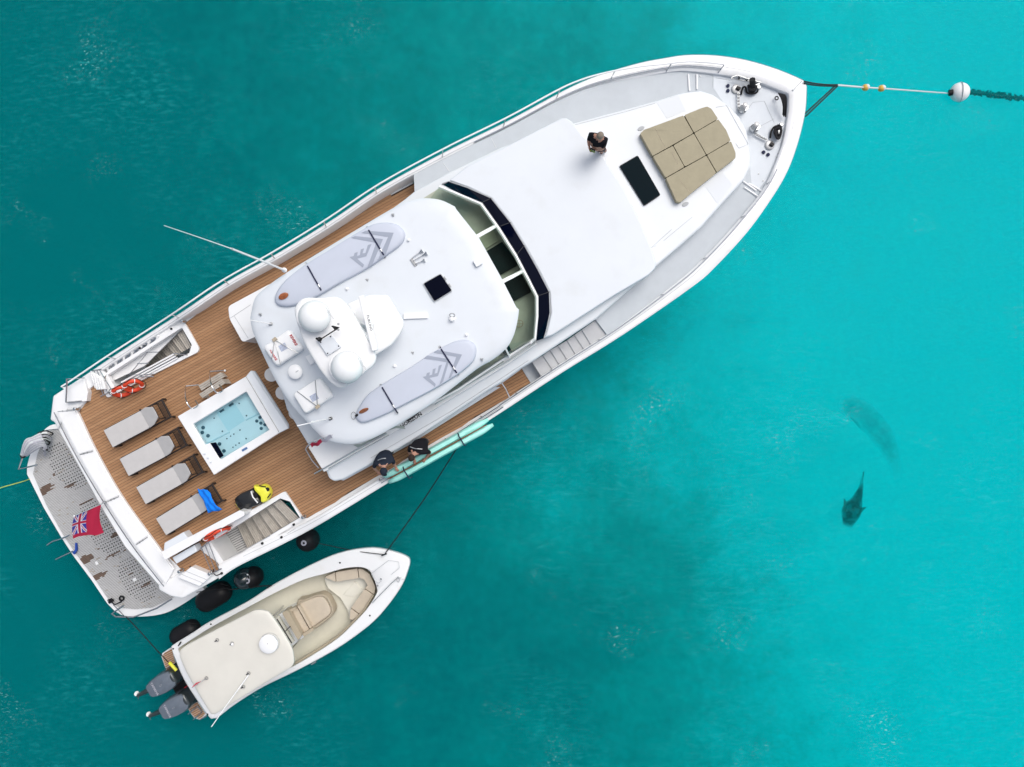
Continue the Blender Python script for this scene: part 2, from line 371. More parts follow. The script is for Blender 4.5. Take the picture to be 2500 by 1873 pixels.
# ---------------------------------------------------------------- water and sea bed
def water_material():
    m = new_mat('sea_water'); nt = m.node_tree; N = nt.nodes.new; L = nt.links.new
    nt.nodes.remove(nt.nodes['Principled BSDF']); out = nt.nodes['Material Output']
    tc = N('ShaderNodeTexCoord')
    def noise(sc, det, rough, stretch=(1, 1, 1), rot=0, dist=0):
        mp = N('ShaderNodeMapping'); mp.inputs['Scale'].default_value = stretch; mp.inputs['Rotation'].default_value = (0, 0, rot)
        n = N('ShaderNodeTexNoise'); n.inputs['Scale'].default_value = sc; n.inputs['Detail'].default_value = det; n.inputs['Roughness'].default_value = rough; n.inputs['Distortion'].default_value = dist
        L(tc.outputs['Object'], mp.inputs[0]); L(mp.outputs[0], n.inputs['Vector']); return n.outputs['Fac']
    big = noise(.9, 4, .55, (1, 1.7, 1), R(20)); sm = noise(3.2, 6, .62, (1, 2.0, 1), R(-12), .4); tiny = noise(14, 4, .6, (1, 1.8, 1), R(-20))
    b1 = N('ShaderNodeBump'); b1.inputs['Strength'].default_value = .22; b1.inputs['Distance'].default_value = .5; L(big, b1.inputs['Height'])
    b2 = N('ShaderNodeBump'); b2.inputs['Strength'].default_value = .30; b2.inputs['Distance'].default_value = .22; L(sm, b2.inputs['Height']); L(b1.outputs[0], b2.inputs['Normal'])
    b3 = N('ShaderNodeBump'); b3.inputs['Strength'].default_value = .30; b3.inputs['Distance'].default_value = .05; L(tiny, b3.inputs['Height']); L(b2.outputs[0], b3.inputs['Normal'])
    t = N('ShaderNodeBsdfTransparent'); t.inputs[0].default_value = (.45, .95, .945, 1)
    d = N('ShaderNodeBsdfDiffuse'); d.inputs[0].default_value = (.0, .26, .27, 1); L(b3.outputs[0], d.inputs['Normal'])
    g = N('ShaderNodeBsdfGlossy'); g.inputs['Roughness'].default_value = .12; L(b3.outputs[0], g.inputs['Normal'])
    f0 = N('ShaderNodeFresnel'); f0.inputs[0].default_value = 1.33; L(b3.outputs[0], f0.inputs['Normal'])
    f = N('ShaderNodeMath'); f.operation = 'MULTIPLY'; f.inputs[1].default_value = .13; L(f0.outputs[0], f.inputs[0])
    rip = noise(5.5, 6, .68, (1, 2.6, 1), R(-24), .5)
    mr = N('ShaderNodeMapRange'); mr.inputs[1].default_value = .30; mr.inputs[2].default_value = .72; mr.inputs[3].default_value = .08; mr.inputs[4].default_value = .27; L(rip, mr.inputs[0])
    m1 = N('ShaderNodeMixShader'); L(mr.outputs[0], m1.inputs[0]); L(t.outputs[0], m1.inputs[1]); L(d.outputs[0], m1.inputs[2])
    m2 = N('ShaderNodeMixShader'); L(f.outputs[0], m2.inputs[0]); L(m1.outputs[0], m2.inputs[1]); L(g.outputs[0], m2.inputs[2])
    # flecks of foam and wave glints, both painted in pale colour, in drifts
    fn = noise(7, 5, .7, (1, 2.2, 1), R(-30), .8); fm = noise(.28, 3, .6, (1, 1, 1), 0)
    r1 = N('ShaderNodeValToRGB'); r1.color_ramp.elements[0].position = .575; r1.color_ramp.elements[1].position = .66; L(fn, r1.inputs[0])
    r2 = N('ShaderNodeValToRGB'); r2.color_ramp.elements[0].position = .575; r2.color_ramp.elements[1].position = .72; L(fm, r2.inputs[0])
    mu = N('ShaderNodeMath'); mu.operation = 'MULTIPLY'; L(r1.outputs[0], mu.inputs[0]); L(r2.outputs[0], mu.inputs[1])
    mu2 = N('ShaderNodeMath'); mu2.operation = 'MULTIPLY'; mu2.inputs[1].default_value = .5; L(mu.outputs[0], mu2.inputs[0])
    fo = N('ShaderNodeBsdfDiffuse'); fo.inputs[0].default_value = (.45, .75, .75, 1)
    m3 = N('ShaderNodeMixShader'); L(mu2.outputs[0], m3.inputs[0]); L(m2.outputs[0], m3.inputs[1]); L(fo.outputs[0], m3.inputs[2])
    # wind-drawn streaks: light off the wave facets painted as paler colour
    sn = noise(2.6, 7, .72, (1, 3.2, 1), R(-28), .6); sm2 = noise(.16, 3, .6)
    r3 = N('ShaderNodeValToRGB'); r3.color_ramp.elements[0].position = .50; r3.color_ramp.elements[1].position = .70; L(sn, r3.inputs[0])
    r4 = N('ShaderNodeValToRGB'); r4.color_ramp.elements[0].position = .42; r4.color_ramp.elements[1].position = .66; L(sm2, r4.inputs[0])
    mu3 = N('ShaderNodeMath'); mu3.operation = 'MULTIPLY'; L(r3.outputs[0], mu3.inputs[0]); L(r4.outputs[0], mu3.inputs[1])
    mu4 = N('ShaderNodeMath'); mu4.operation = 'MULTIPLY'; mu4.inputs[1].default_value = .26; L(mu3.outputs[0], mu4.inputs[0])
    st = N('ShaderNodeBsdfDiffuse'); st.inputs[0].default_value = (.05, .50, .52, 1)
    m4 = N('ShaderNodeMixShader'); L(mu4.outputs[0], m4.inputs[0]); L(m3.outputs[0], m4.inputs[1]); L(st.outputs[0], m4.inputs[2])
    L(m4.outputs[0], out.inputs[0]); return m
def murk_material():
    m = new_mat('turbid_water'); nt = m.node_tree; N = nt.nodes.new; L = nt.links.new
    nt.nodes.remove(nt.nodes['Principled BSDF']); out = nt.nodes['Material Output']
    t = N('ShaderNodeBsdfTransparent'); t.inputs[0].default_value = (.25, .985, .98, 1)
    d = N('ShaderNodeBsdfDiffuse'); d.inputs[0].default_value = (.0, .36, .40, 1)
    m1 = N('ShaderNodeMixShader'); m1.inputs[0].default_value = .30; L(t.outputs[0], m1.inputs[1]); L(d.outputs[0], m1.inputs[2])
    L(m1.outputs[0], out.inputs[0]); return m
def bed_material():
    m = new_mat('sand_and_seagrass'); nt = m.node_tree; N = nt.nodes.new; L = nt.links.new
    b = nt.nodes['Principled BSDF']; b.inputs['Roughness'].default_value = 1; b.inputs['Specular IOR Level'].default_value = 0
    tc = N('ShaderNodeTexCoord'); sp = N('ShaderNodeSeparateXYZ'); L(tc.outputs['Object'], sp.inputs[0])
    def math_(op, a, c):
        n = N('ShaderNodeMath'); n.operation = op
        for i, v in enumerate((a, c)):
            if isinstance(v, (int, float)): n.inputs[i].default_value = v
            else: L(v, n.inputs[i])
        return n.outputs[0]
    def noise(sc, det, rough, dist=0):
        n = N('ShaderNodeTexNoise'); n.inputs['Scale'].default_value = sc; n.inputs['Detail'].default_value = det; n.inputs['Roughness'].default_value = rough; n.inputs['Distortion'].default_value = dist
        L(tc.outputs['Object'], n.inputs['Vector']); return n.outputs['Fac']
    n1 = noise(.085, 5, .55, .3); n2 = noise(.5, 6, .65); n3 = noise(2.2, 5, .7)
    # the bank: sand shoals towards +x, seagrass flats towards -x
    gx = math_('ADD', math_('MULTIPLY', sp.outputs[0], .0305), math_('MULTIPLY', sp.outputs[1], .006))
    def blob(cx, cy, rx, ry, amp, rot=0):          # a broad patch of sand (+) or grass (-)
        dx = math_('SUBTRACT', sp.outputs[0], cx); dy = math_('SUBTRACT', sp.outputs[1], cy)
        c_, s_ = math.cos(rot), math.sin(rot)
        ux = math_('ADD', math_('MULTIPLY', dx, c_), math_('MULTIPLY', dy, s_)); uy = math_('ADD', math_('MULTIPLY', dx, -s_), math_('MULTIPLY', dy, c_))
        q = math_('ADD', math_('POWER', math_('MULTIPLY', ux, 1 / rx), 2), math_('POWER', math_('MULTIPLY', uy, 1 / ry), 2))
        e = math_('DIVIDE', amp, math_('ADD', 1, math_('POWER', q, 1.5))); return e
    v = math_('ADD', .395, gx)
    v = math_('ADD', v, math_('MULTIPLY', math_('SUBTRACT', n1, .5), .42))
    v = math_('ADD', v, math_('MULTIPLY', math_('SUBTRACT', n2, .5), .50))
    v = math_('ADD', v, math_('MULTIPLY', math_('SUBTRACT', n3, .5), .26))
    for args in BED: v = math_('ADD', v, blob(*args))
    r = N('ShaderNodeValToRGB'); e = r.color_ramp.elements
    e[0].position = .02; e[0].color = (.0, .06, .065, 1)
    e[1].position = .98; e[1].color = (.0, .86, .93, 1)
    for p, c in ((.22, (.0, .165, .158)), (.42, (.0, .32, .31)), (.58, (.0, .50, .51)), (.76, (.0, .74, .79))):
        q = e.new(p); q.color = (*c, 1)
    L(v, r.inputs[0]); L(r.outputs[0], b.inputs['Base Color']); return m
BED = [(9, 13.2, 8, 2.4, -.10), (3.7, -3.2, 1.1, 1.9, -.12), (9.8, 2.7, .7, .45, -.16), (5.0, -6.6, 1.8, 1.2, -.10), (-12.5, 8.2, 3, 1.2, -.06), (-13, 4.2, 1.3, .8, -.07), (1.0, 9.6, 1.1, .8, -.08), (-2.2, 7.5, .9, 1.3, .08), (13, 6, 9, 11, .16), (5.5, 13.5, 4.5, 3.5, -.06), (2.5, -4.5, 3, 3, .16), (3.5, -12, 5, 5, -.20), (-14, -12, 9, 6, -.06), (-3, -9.5, 6, 3, -.08), (0, 8.5, 3.2, 2.6, .09), (15.5, -8, 6, 9, .14), (7.5, -6.5, 2, 2, -.07), (-17, 3, 4, 5, -.05)]

def sheet(name, size, z, m, kind='structure', cuts=1):
    g = G(); n = cuts
    vs = [(-size + 2 * size * i / n, -size + 2 * size * j / n, z) for j in range(n + 1) for i in range(n + 1)]
    g._add(vs, [(j * (n + 1) + i, j * (n + 1) + i + 1, (j + 1) * (n + 1) + i + 1, (j + 1) * (n + 1) + i) for j in range(n) for i in range(n)])
    o = g.build(name, m); o['kind'] = kind; return o
sheet('sea_bed', 700, -4.5, bed_material())
sheet('water_deep_layer', 700, -1.15, murk_material())
sheet('water', 700, 0.0, water_material())

# ================================================================= THE YACHT
Y = thing('yacht', P(1100, 780, 0), 'large white motor yacht with teak aft deck, hardtop and tan bow sun pad', 'yacht')
ZD, ZW, ZH = 3.6, 4.3, 4.75
up_out = [(150, 946), (172, 940), (279, 868), (433, 769), (555, 687), (673, 621), (804, 541), (931, 456), (1090, 369), (1236, 297), (1354, 233), (1425, 198), (1497, 172), (1568, 152), (1622, 142), (1676, 134), (1748, 135), (1821, 146), (1893, 167), (1945, 188), (1962, 196)]
up_in = [(170, 956), (180, 952), (287, 881), (440, 781), (562, 699), (680, 633), (811, 553), (938, 468), (1095, 384), (1241, 313), (1358, 250), (1430, 220), (1505, 200), (1570, 186), (1625, 176), (1680, 172), (1795, 185), (1857, 200), (1926, 227)]
lo_out = [(1970, 210), (1966, 274), (1947, 353), (1919, 426), (1875, 498), (1821, 571), (1748, 650), (1692, 699), (1520, 818), (1372, 910), (1204, 1020), (1070, 1105), (935, 1187), (780, 1281), (688, 1330), (579, 1384), (534, 1415)]
lo_in = [(1928, 236), (1926, 274), (1918, 322), (1906, 368), (1868, 455), (1797, 545), (1720, 628), (1654, 688), (1508, 798), (1362, 892), (1194, 1003), (1060, 1088), (925, 1170), (772, 1262), (668, 1312), (560, 1364), (534, 1378)]
def zcap(px, low):
    z = 4.12 + .34 * max(0, min(1, (px - 1000) / 850)) ** 1.3
    if low and px < 800: z = 4.12 - .4 * min(1, (800 - px) / 80)
    if not low and px < 470: z = 4.12 - .47 * min(1, (470 - px) / 60)
    return z
NS = 110
UO = resample(smooth(up_out, 5), NS); UI = resample(smooth(up_in, 5), NS); LO = resample(smooth(lo_out, 5), NS); LI = resample(smooth(lo_in, 5), NS)
out3 = [P(*p, zcap(p[0], False)) for p in UO] + [P(*p, zcap(p[0], True)) for p in LO]
in3 = [P(q[0], q[1], zcap(p[0], False)) for p, q in zip(UO, UI)] + [P(q[0], q[1], zcap(p[0], True)) for p, q in zip(LO, LI)]
A0, A1 = P(345, 1180, 0), P(1968, 262, 5.0); A0.z = A1.z = 0
axd = (A1 - A0).normalized(); axl = (A1 - A0).length; axn = Vector((-axd.y, axd.x, 0))
def hull_ring(z, kb, kl):
    out = []
    for p in out3:
        q = Vector((p.x, p.y, 0)); t = (q - A0).dot(axd) / axl; d = (q - A0).dot(axn)
        f = max(0, (t - .45) / .55)
        out.append(A0 + axd * axl * (t - (1 - kl) * f * f) + axn * d * (kb - .55 * (1 - kb + .25) * f) + Vector((0, 0, z)))
    return out
g = G(); rings = [out3, [p - Vector((0, 0, .12)) for p in out3], hull_ring(2.6, .985, .985), hull_ring(1.2, .96, .96), hull_ring(0, .93, .93), hull_ring(-1.0, .75, .90)]
n = len(out3)
for r in rings: g.v += r
for r in range(len(rings) - 1):
    for i in range(n - 1): g.f.append((r * n + i, r * n + i + 1, (r + 1) * n + i + 1, (r + 1) * n + i))
for r in range(2, len(rings) - 1): g.f.append((r * n + n - 1, r * n, (r + 1) * n, (r + 1) * n + n - 1))
g.m = [0] * len(g.f)
hull = g.build('hull', gel, Y, smooth=True)
# gunwale: rounded cap rail following the sheer, with the inner face of the bulwark
g = G(); prof = [(0, -.10), (0, -.02), (.12, .015), (.5, .022), (.88, .012), (1, -.03), (1, -1.0)]
for k, dz in prof:
    g.v += [a.lerp(b, k) + Vector((0, 0, dz)) for a, b in zip(out3, in3)]
for r in range(len(prof) - 1):
    for i in range(n - 1): g.f.append((r * n + i, (r + 1) * n + i, (r + 1) * n + i + 1, r * n + i + 1))
g.m = [0] * len(g.f)
g.build('gunwale', gel, Y, smooth=True)
# a fine moulded seam along the cap
g = G()
for rng in (range(4, NS - 6), range(NS + 4, 2 * NS - 4)):
    g.tube([out3[i].lerp(in3[i], .62) + Vector((0, 0, .016)) for i in rng], .009, 4)
g.build('cap_seam', seam_m, Y)

# main aft deck with its two stairwells
PH = [(444, 800), (468, 842), (462, 862), (372, 905), (283, 951), (262, 916), (371, 846)]
SH = [(684, 1217), (708, 1225), (732, 1264), (603, 1341), (549, 1377), (514, 1323), (579, 1283)]
SLOT = [(392, 808), (378, 836), (254, 914), (240, 901)]
deck_loop = [(126, 1026), (131, 968), (166, 944), (240, 896), (433, 777), (673, 629), (931, 464), (1000, 434), (1100, 600), (1240, 860), (1302, 934), (1204, 1012), (935, 1180), (780, 1272), (579, 1378), (534, 1410), (446, 1461), (416, 1455), (389, 1439), (387, 1428), (305, 1334), (246, 1235), (207, 1164), (144, 1051), (136, 1031)]
g = G().prism(deck_loop, 3.58, .14, [PH, SH, SLOT]); g.build('aft_deck_moulding', gel, Y, bevel=.01)
TP = [(192, 1005), (206, 990), (212, 981), (213, 958), (226, 920), (247, 906), (277, 954), (258, 968), (372, 909), (484, 854), (483, 846), (451, 789), (562, 709), (671, 645), (857, 529), (1040, 431), (1052, 450), (930, 565), (760, 700), (650, 800), (700, 1000), (790, 1110), (880, 1150), (1190, 958), (1273, 899), (1295, 935), (1210, 990), (925, 1160), (751, 1265), (741, 1266), (700, 1204), (686, 1204), (600, 1252), (563, 1273), (487, 1340), (500, 1352), (545, 1385), (512, 1402), (467, 1384), (447, 1396), (430, 1377), (396, 1347), (365, 1306), (296, 1209), (234, 1099)]
TP3 = [P(*p, ZD) for p in TP]
td = G().loops3([[p - Vector((0, 0, .012)) for p in TP3]], .02).build('teak_deck', caulk, Y)
for q in strips(TP3, R(28.7), .0895, .079):
    g = G(); slab(g, q, ZD, .011); g.build('plank', random.choice(teaks), td)
# raised coamings round the stairwells
g = G(); g.prism(rnd([(450, 787), (486, 850), (483, 860), (372, 915), (262, 972), (252, 955), (262, 905)], 6), ZD + .09, .2, [PH]); g.build('stairwell_coaming', gel, Y, bevel=.02)
g = G(); g.prism(rnd([(696, 1200), (742, 1268), (604, 1352), (544, 1392), (500, 1330), (563, 1276), (688, 1203)], 5), ZD + .09, .2, [SH]); g.build('stairwell_coaming', gel, Y, bevel=.02)
def lining(loop, z0, z1, skip=()):
    g = G(); a = [P(*p, z0) for p in loop]
    for i in range(len(a)):
        if i in skip: continue
        p, q = a[i], a[(i + 1) % len(a)]; dz = Vector((0, 0, z0 - z1))
        g._add([p, q, q - dz, p - dz], [(0, 1, 2, 3)])
    return g
lining(PH, 3.5, 2.0, (5,)).build('stairwell_lining', gel, Y); lining(SH, 3.5, 2.2).build('stairwell_lining', gel, Y)
lining(SLOT, 3.5, 2.9).build('gangway_locker_side', gel, Y)
# lower deck floors below the stairs
g = G().prism([(440, 820), (480, 860), (372, 915), (283, 960), (268, 935), (376, 866)], 1.95, .1); g.build('lower_deck_floor', nonskid_lt, Y)
g = G().prism([(395, 805), (375, 840), (250, 918), (236, 905)], 2.85, .06); g.build('gangway_locker_floor', whitep, Y)
lf3 = [P(*p, 2.3) for p in [(577, 1280), (612, 1341), (549, 1380), (510, 1325)]]
lf = G().loops3([[p - Vector((0, 0, .02)) for p in lf3]], .1).build('lower_deck_landing', gap, Y)
for q in strips(lf3, R(28), .075, .052):
    g = G(); slab(g, q, 2.3, .018); g.build('slat', wteak, lf)
# stair treads, each with its slats
def stairs(Ulist, Llist, zs, m, slats=4, gapk=.18):
    for i in range(len(zs)):
        a0, a1, b0, b1 = Ulist[i], Ulist[i + 1], Llist[i], Llist[i + 1]; z = zs[i]
        t = G().prism([a0, a1, b1, b0], z - .02, .05).build('stair_tread', gap, Y)
        for k in range(slats):
            u0, u1 = (k + gapk * .5) / slats, (k + 1 - gapk * .5) / slats
            G().prism([lerp(a0, a1, u0), lerp(a0, a1, u1), lerp(b0, b1, u1), lerp(b0, b1, u0)], z, .018).build('slat', m, t)
K = 6
stairs([lerp((684, 1219), (579, 1284), i / K) for i in range(K + 1)], [lerp((730, 1264), (604, 1339), i / K) for i in range(K + 1)], [3.45 - .19 * i for i in range(K)], wteak2, 5)
K = 7
stairs([lerp((446, 805), (352, 893), i / K) for i in range(K + 1)], [lerp((468, 846), (368, 905), (i / K) ** 1.1) for i in range(K + 1)], [3.4 - .2 * i for i in range(K)], wteak2, 3)
g = G().prism([(443, 803), (371, 848), (266, 915), (276, 930), (352, 894)], 3.42, .06); g.build('stair_side_panel', gel, Y, bevel=.01)
g = G().prism([(352, 894), (372, 903), (300, 943), (276, 930)], 2.35, .05); g.build('stair_landing', nonskid_lt, Y)
gr = G().prism([(270, 926), (308, 927), (284, 946)], 2.42, .03).build('drain_grating', hole_m, Y)
for k in range(5): G().prism([(273 + 7 * k, 927), (275.5 + 7 * k, 927), (281 + 4 * k, 943 - 2.5 * k), (279 + 4 * k, 943 - 2.5 * k)], 2.44, .015).build('bar', dsteel, gr)
for d in ((0, 0), (5, 4.5), (10, 9)):
    g = G().tube([P(424 + d[0], 865 + d[1], 3.72), P(296 + d[0], 934 + d[1], 3.72)], .028); g.build('stair_handrail', whitep, Y, smooth=True)
for pts in ([(371, 847), (345, 880), (316, 914), (343, 916), (380, 913)], [(355, 860), (387, 860)], [(335, 888), (364, 887)], [(424, 863), (458, 867)], [(343, 920), (376, 920)]):
    g = G().tube([P(*p, 3.85) for p in pts], .016, 6); g.build('chrome_rail', steel, Y, smooth=True)
# folded aluminium gangway stowed in its locker on the port wing
gw = G().prism([(390, 812), (380, 832), (256, 911), (244, 902)], 3.50, .05).build('folded_gangway', seam_m, Y)
for k in range(20):
    t = k / 19; a = lerp((386, 815), (246, 901), t); b = lerp((378, 834), (258, 911), t)
    g = G().tube([P(a[0], a[1], 3.56), P((a[0] + b[0]) / 2 + 3, (a[1] + b[1]) / 2 - 4, 3.62), P(b[0], b[1], 3.54)], .045, 5, flat=.3); g.build('rung', steel if k % 3 else gel, gw, smooth=True)
for c in ((418, 803), (341, 850)): G().lathe(P(*c, 3.70), [(.035, -.02), (.035, .01), (.02, .012)], 14).build('fairlead', black, Y)
for c in ((717, 1281), (640, 1327), (687, 1312), (541, 1400)): G().lathe(P(*c, 3.76), [(.04, -.03), (.04, .01), (.02, .014)], 14).build('fairlead', black, Y)
for c in ((452, 786), (194, 998), (744, 1260), (446, 1391), (519, 1396)):
    G().lathe(P(*c, 3.68), [(.055, 0), (.055, .03), (.04, .05), (.045, .2), (.052, .22), (.05, .27), (.03, .29)], 18).build('bollard', steel, Y, smooth=True)

# stern lockers along the transom (four lids) and their grab rail
so = smooth([(136, 1004), (190, 1110), (258, 1225), (328, 1331), (404, 1429)], 8); si = smooth([(187, 1001), (233, 1099), (295, 1209), (365, 1307), (426, 1388)], 8)
tr = G().prism(so[::1] + si[::-1], ZD + .10, .2).build('stern_locker', gel, Y, bevel=.015)
n4 = len(so) - 1
for k in range(4):
    i0, i1 = n4 * k // 4, n4 * (k + 1) // 4
    a = [lerp(so[i], si[i], .07) for i in range(i0, i1 + 1)]; b = [lerp(so[i], si[i], .90) for i in range(i0, i1 + 1)]
    a[0] = lerp(a[0], a[1], .1); b[0] = lerp(b[0], b[1], .1); a[-1] = lerp(a[-1], a[-2], .1); b[-1] = lerp(b[-1], b[-2], .1)
    lid = G().prism(a + b[::-1], ZD + .135, .034).build('locker_lid', gel, tr, bevel=.008)
    for t in (.3, .55): G().box(P(*lerp(a[0], b[0], t), ZD + .14) , (.05, .03, .01), R(-60)).build('hinge', dsteel, tr)
    G().tube([P(*lerp(a[0], b[0], .02), ZD + .15), P(*lerp(a[0], b[0], .93), ZD + .15)], .013, 6).build('lid_gap_trim', dsteel if k else seam_m, tr)
g = G().tube([P(x - 4, y + 3, ZD + .22) for x, y in so], .016, 6); g.build('grab_rail', steel, Y, smooth=True)
# port quarter moulding, corner lockers, boarding steps
g = G().dome(rnd([(131, 967), (166, 944), (240, 896), (262, 915), (212, 958), (210, 984), (190, 1000), (136, 1004), (144, 1051), (134, 1031), (124, 1026)], 4), ZD + .02, .5, .08); g.build('quarter_moulding', gel, Y, smooth=True)
g = G().prism([(166, 946), (204, 925), (214, 958), (211, 980), (161, 983)], ZD + .22, .3); g.build('corner_locker', gel, Y, bevel=.02)
G().tube([P(162, 983, ZD + .24), P(199, 979, ZD + .24)], .018, 6).build('locker_gap_trim', dsteel, Y)
g = G().dome(rnd([(387, 1428), (430, 1404), (445, 1395), (512, 1402), (548, 1388), (532, 1412), (446, 1461), (416, 1455), (389, 1440)], 3), ZD + .02, .45, .06); g.build('quarter_moulding', gel, Y, smooth=True)
cl = G().prism([(433, 1410), (467, 1384), (517, 1405), (487, 1432)], ZD + .28, .3).build('corner_locker', gel, Y, bevel=.02)
for k in (.3, .6): G().tube([P(*lerp((433, 1410), (467, 1384), k), ZD + .285), P(*lerp((487, 1432), (517, 1405), k), ZD + .285)], .008, 5).build('moulded_groove', seam_m, cl)
# folding boarding ladders stowed on both quarters
def ladder(a, b, c, d, name='boarding_ladder', rungs=3, z=3.85, m=steel):
    L_ = G().tube([P(*a, z), P(*b, z)], .02, 6).tube([P(*c, z), P(*d, z)], .02, 6).build(name, m, Y, smooth=True)
    for k in range(rungs):
        t = (k + .7) / (rungs + .4); G().tube([P(*lerp(a, b, t), z), P(*lerp(c, d, t), z)], .014, 6).build('rung', m, L_, smooth=True)
ladder((486, 1342), (515, 1320), (512, 1403), (541, 1388))
ladder((225, 906), (247, 902), (245, 968), (282, 952))
lw = G().prism([(220, 905), (250, 922), (258, 950), (235, 952), (222, 925)], ZD + .3, .1).build('fender_basket', whitep, Y, bevel=.015)
for k in range(4): G().tube([P(224 + 7 * k, 912 + 4 * k, 3.97), P(232 + 6 * k, 948 + k, 3.97)], .01, 5).build('bar', steel, lw)
# low locker wall beside the starboard stairs
lwz = 4.25
g = G().prism(rnd([(393, 1348), (585, 1246), (597, 1250), (596, 1259), (403, 1367)], 2), lwz, .65); g.build('low_wall', gel, Y, bevel=.02)
g = G().prism([(399, 1345), (401, 1326), (448, 1299), (461, 1317)], 4.0, .4); g.build('wall_locker', gel2, Y, bevel=.02)
g = G().prism([(420, 1362), (474, 1331), (481, 1346), (430, 1377)], 4.0, .4); g.build('wall_locker', gel2, Y, bevel=.02)
# side grating line on starboard quarter deck
for a, b in (((660, 1308), (560, 1362)), ((760, 1268), (700, 1303))): G().tube([P(*a, 3.75), P(*b, 3.75)], .006, 4).build('moulded_groove', seam_m, Y)

# superstructure
H1 = [(672, 694), (800, 613), (905, 546), (985, 488), (1012, 466), (1098, 419), (1225, 358), (1404, 299), (1531, 265), (1603, 245), (1661, 227), (1712, 221), (1741, 230), (1777, 256), (1806, 285), (1824, 321), (1832, 361), (1835, 390), (1833, 408), (1817, 440), (1766, 495), (1712, 556), (1658, 603), (1603, 650), (1454, 780), (1298, 884), (1273, 899), (1225, 933), (1197, 950), (1000, 1080), (838, 1171), (816, 1176), (802, 1168), (797, 1154), (760, 1100), (700, 1000), (655, 850), (650, 740)]
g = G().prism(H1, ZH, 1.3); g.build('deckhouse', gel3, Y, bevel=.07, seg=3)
g = G().prism([(838, 1174), (1000, 1086), (1222, 945), (1197, 945), (1000, 1070), (820, 1168)], 4.05, .5); g.build('house_plinth', gel2, Y, bevel=.02)
# the bar counter aft of the house, port side
g = G().prism(rnd([(557, 748), (661, 692), (700, 700), (700, 800), (624, 822), (592, 836), (560, 778)], 8), 4.6, 1.0); bc = g.build('bar_counter', gel, Y, bevel=.04)
G().tube([P(562, 777, 4.605), P(612, 744, 4.605)], .006, 4).build('moulded_groove', seam_m, bc); G().tube([P(572, 772, 4.605), P(606, 826, 4.605)], .006, 4).build('moulded_groove', seam_m, bc)
# coachroof trunk
TR = [(1096, 440), (1140, 456), (1199, 484), (1246, 543), (1281, 600), (1314, 658), (1342, 713), (1345, 764), (1335, 808), (1329, 825), (1350, 818), (1499, 722), (1584, 672), (1600, 655), (1602, 640), (1596, 618), (1567, 547), (1524, 460), (1470, 378), (1424, 331), (1397, 297), (1383, 288), (1370, 288), (1225, 362), (1140, 405)]
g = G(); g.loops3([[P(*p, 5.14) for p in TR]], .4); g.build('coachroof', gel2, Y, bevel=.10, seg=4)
# windscreen surround: black raked band, white frame, side panes
bo = [(1079, 449), (1096, 443), (1140, 458), (1199, 484), (1246, 543), (1280, 599), (1313, 658), (1341, 713), (1343, 764), (1334, 806), (1328, 826)]
bi = [(1078, 453), (1082, 452), (1132, 477), (1178, 494), (1220, 553), (1263, 620), (1296, 684), (1315, 722), (1315, 772), (1311, 820), (1309, 833)]
wb = None
g = G(); g.v = [P(*p, 5.17) for p in bo] + [P(*p, 5.42) for p in bi]
g.f = [(i, i + 1, len(bo) + i + 1, len(bo) + i) for i in range(len(bo) - 1)]; g.m = [0] * len(g.f)
wb = g.build('windscreen_band', blackgloss, Y)
g = G(); g.tube([P(*p, 5.18) for p in bo], .018, 6); g.build('band_trim', seam_m, wb)
for k in (3, 4, 5, 7): G().tube([P(*bo[k], 5.20), P(*bi[k], 5.43)], .012, 5).build('band_joint', dark_logo, wb)
fr = [(1072, 456), (1120, 476), (1174, 499), (1215, 556), (1258, 624), (1291, 687), (1310, 725), (1310, 772), (1305, 828), (1234, 872), (1120, 948), (1055, 984)]
g = G(); g.tube([P(*p, 5.45) for p in fr], .05, 4, flat=.5); wf = g.build('windscreen_frame', gel, Y)
for a, b in (((1210, 552), (1160, 580)), ((1276, 662), (1222, 690)), ((1244, 870), (1234, 850)), ((1306, 828), (1296, 836))):
    G().tube([P(*a, 5.45), P(*b, 6.2)], .055, 4, flat=.5).build('windscreen_mullion', gel, wf)
hi = [(1040, 498), (1085, 505), (1125, 535), (1165, 590), (1205, 655), (1222, 690), (1250, 752), (1250, 775), (1235, 842), (1190, 878), (1100, 935), (1050, 970)]
for k in range(len(fr) - 1):
    g = G(); g._add([P(*fr[k], 5.46), P(*fr[k + 1], 5.46), P(*hi[k + 1], 6.16), P(*hi[k], 6.16)], [(3, 2, 1, 0)]); g.build('windscreen_pane', glass, wf)
# fly-bridge interior seen through the panes
CK = [(1075, 458), (1178, 498), (1216, 556), (1262, 624), (1312, 724), (1312, 775), (1304, 832), (1240, 875), (1100, 965), (1000, 1020), (900, 900), (900, 620), (1000, 505)]
g = G().prism(CK, 4.80, .04); ck = g.build('helm_dash', dash_m, Y)
for q in ([(1185, 615), (1226, 590), (1266, 645), (1205, 680), (1190, 660)], [(1222, 690), (1272, 668), (1297, 712), (1245, 740)], [(1240, 838), (1252, 862), (1236, 872), (1222, 852)]):
    G().prism(rnd(q, 3), 4.93, .12).build('instrument_panel', dashd, ck, bevel=.015)
g = G().prism([(1156, 570), (1205, 560), (1218, 588), (1180, 612)], 4.86, .05); g.build('dash_cushion', mat('dash_pale', (.42, .45, .33), .7, noise=.1), ck, bevel=.02)
g = G().torus(P(1268, 790, 5.0), .11, .014, Matrix.Rotation(.4, 3, 'X')).tube([P(1260, 790, 5), P(1276, 790, 5)], .012, 5).tube([P(1268, 782, 5), P(1268, 798, 5)], .012, 5); g.build('steering_wheel', tan_d, ck, smooth=True)
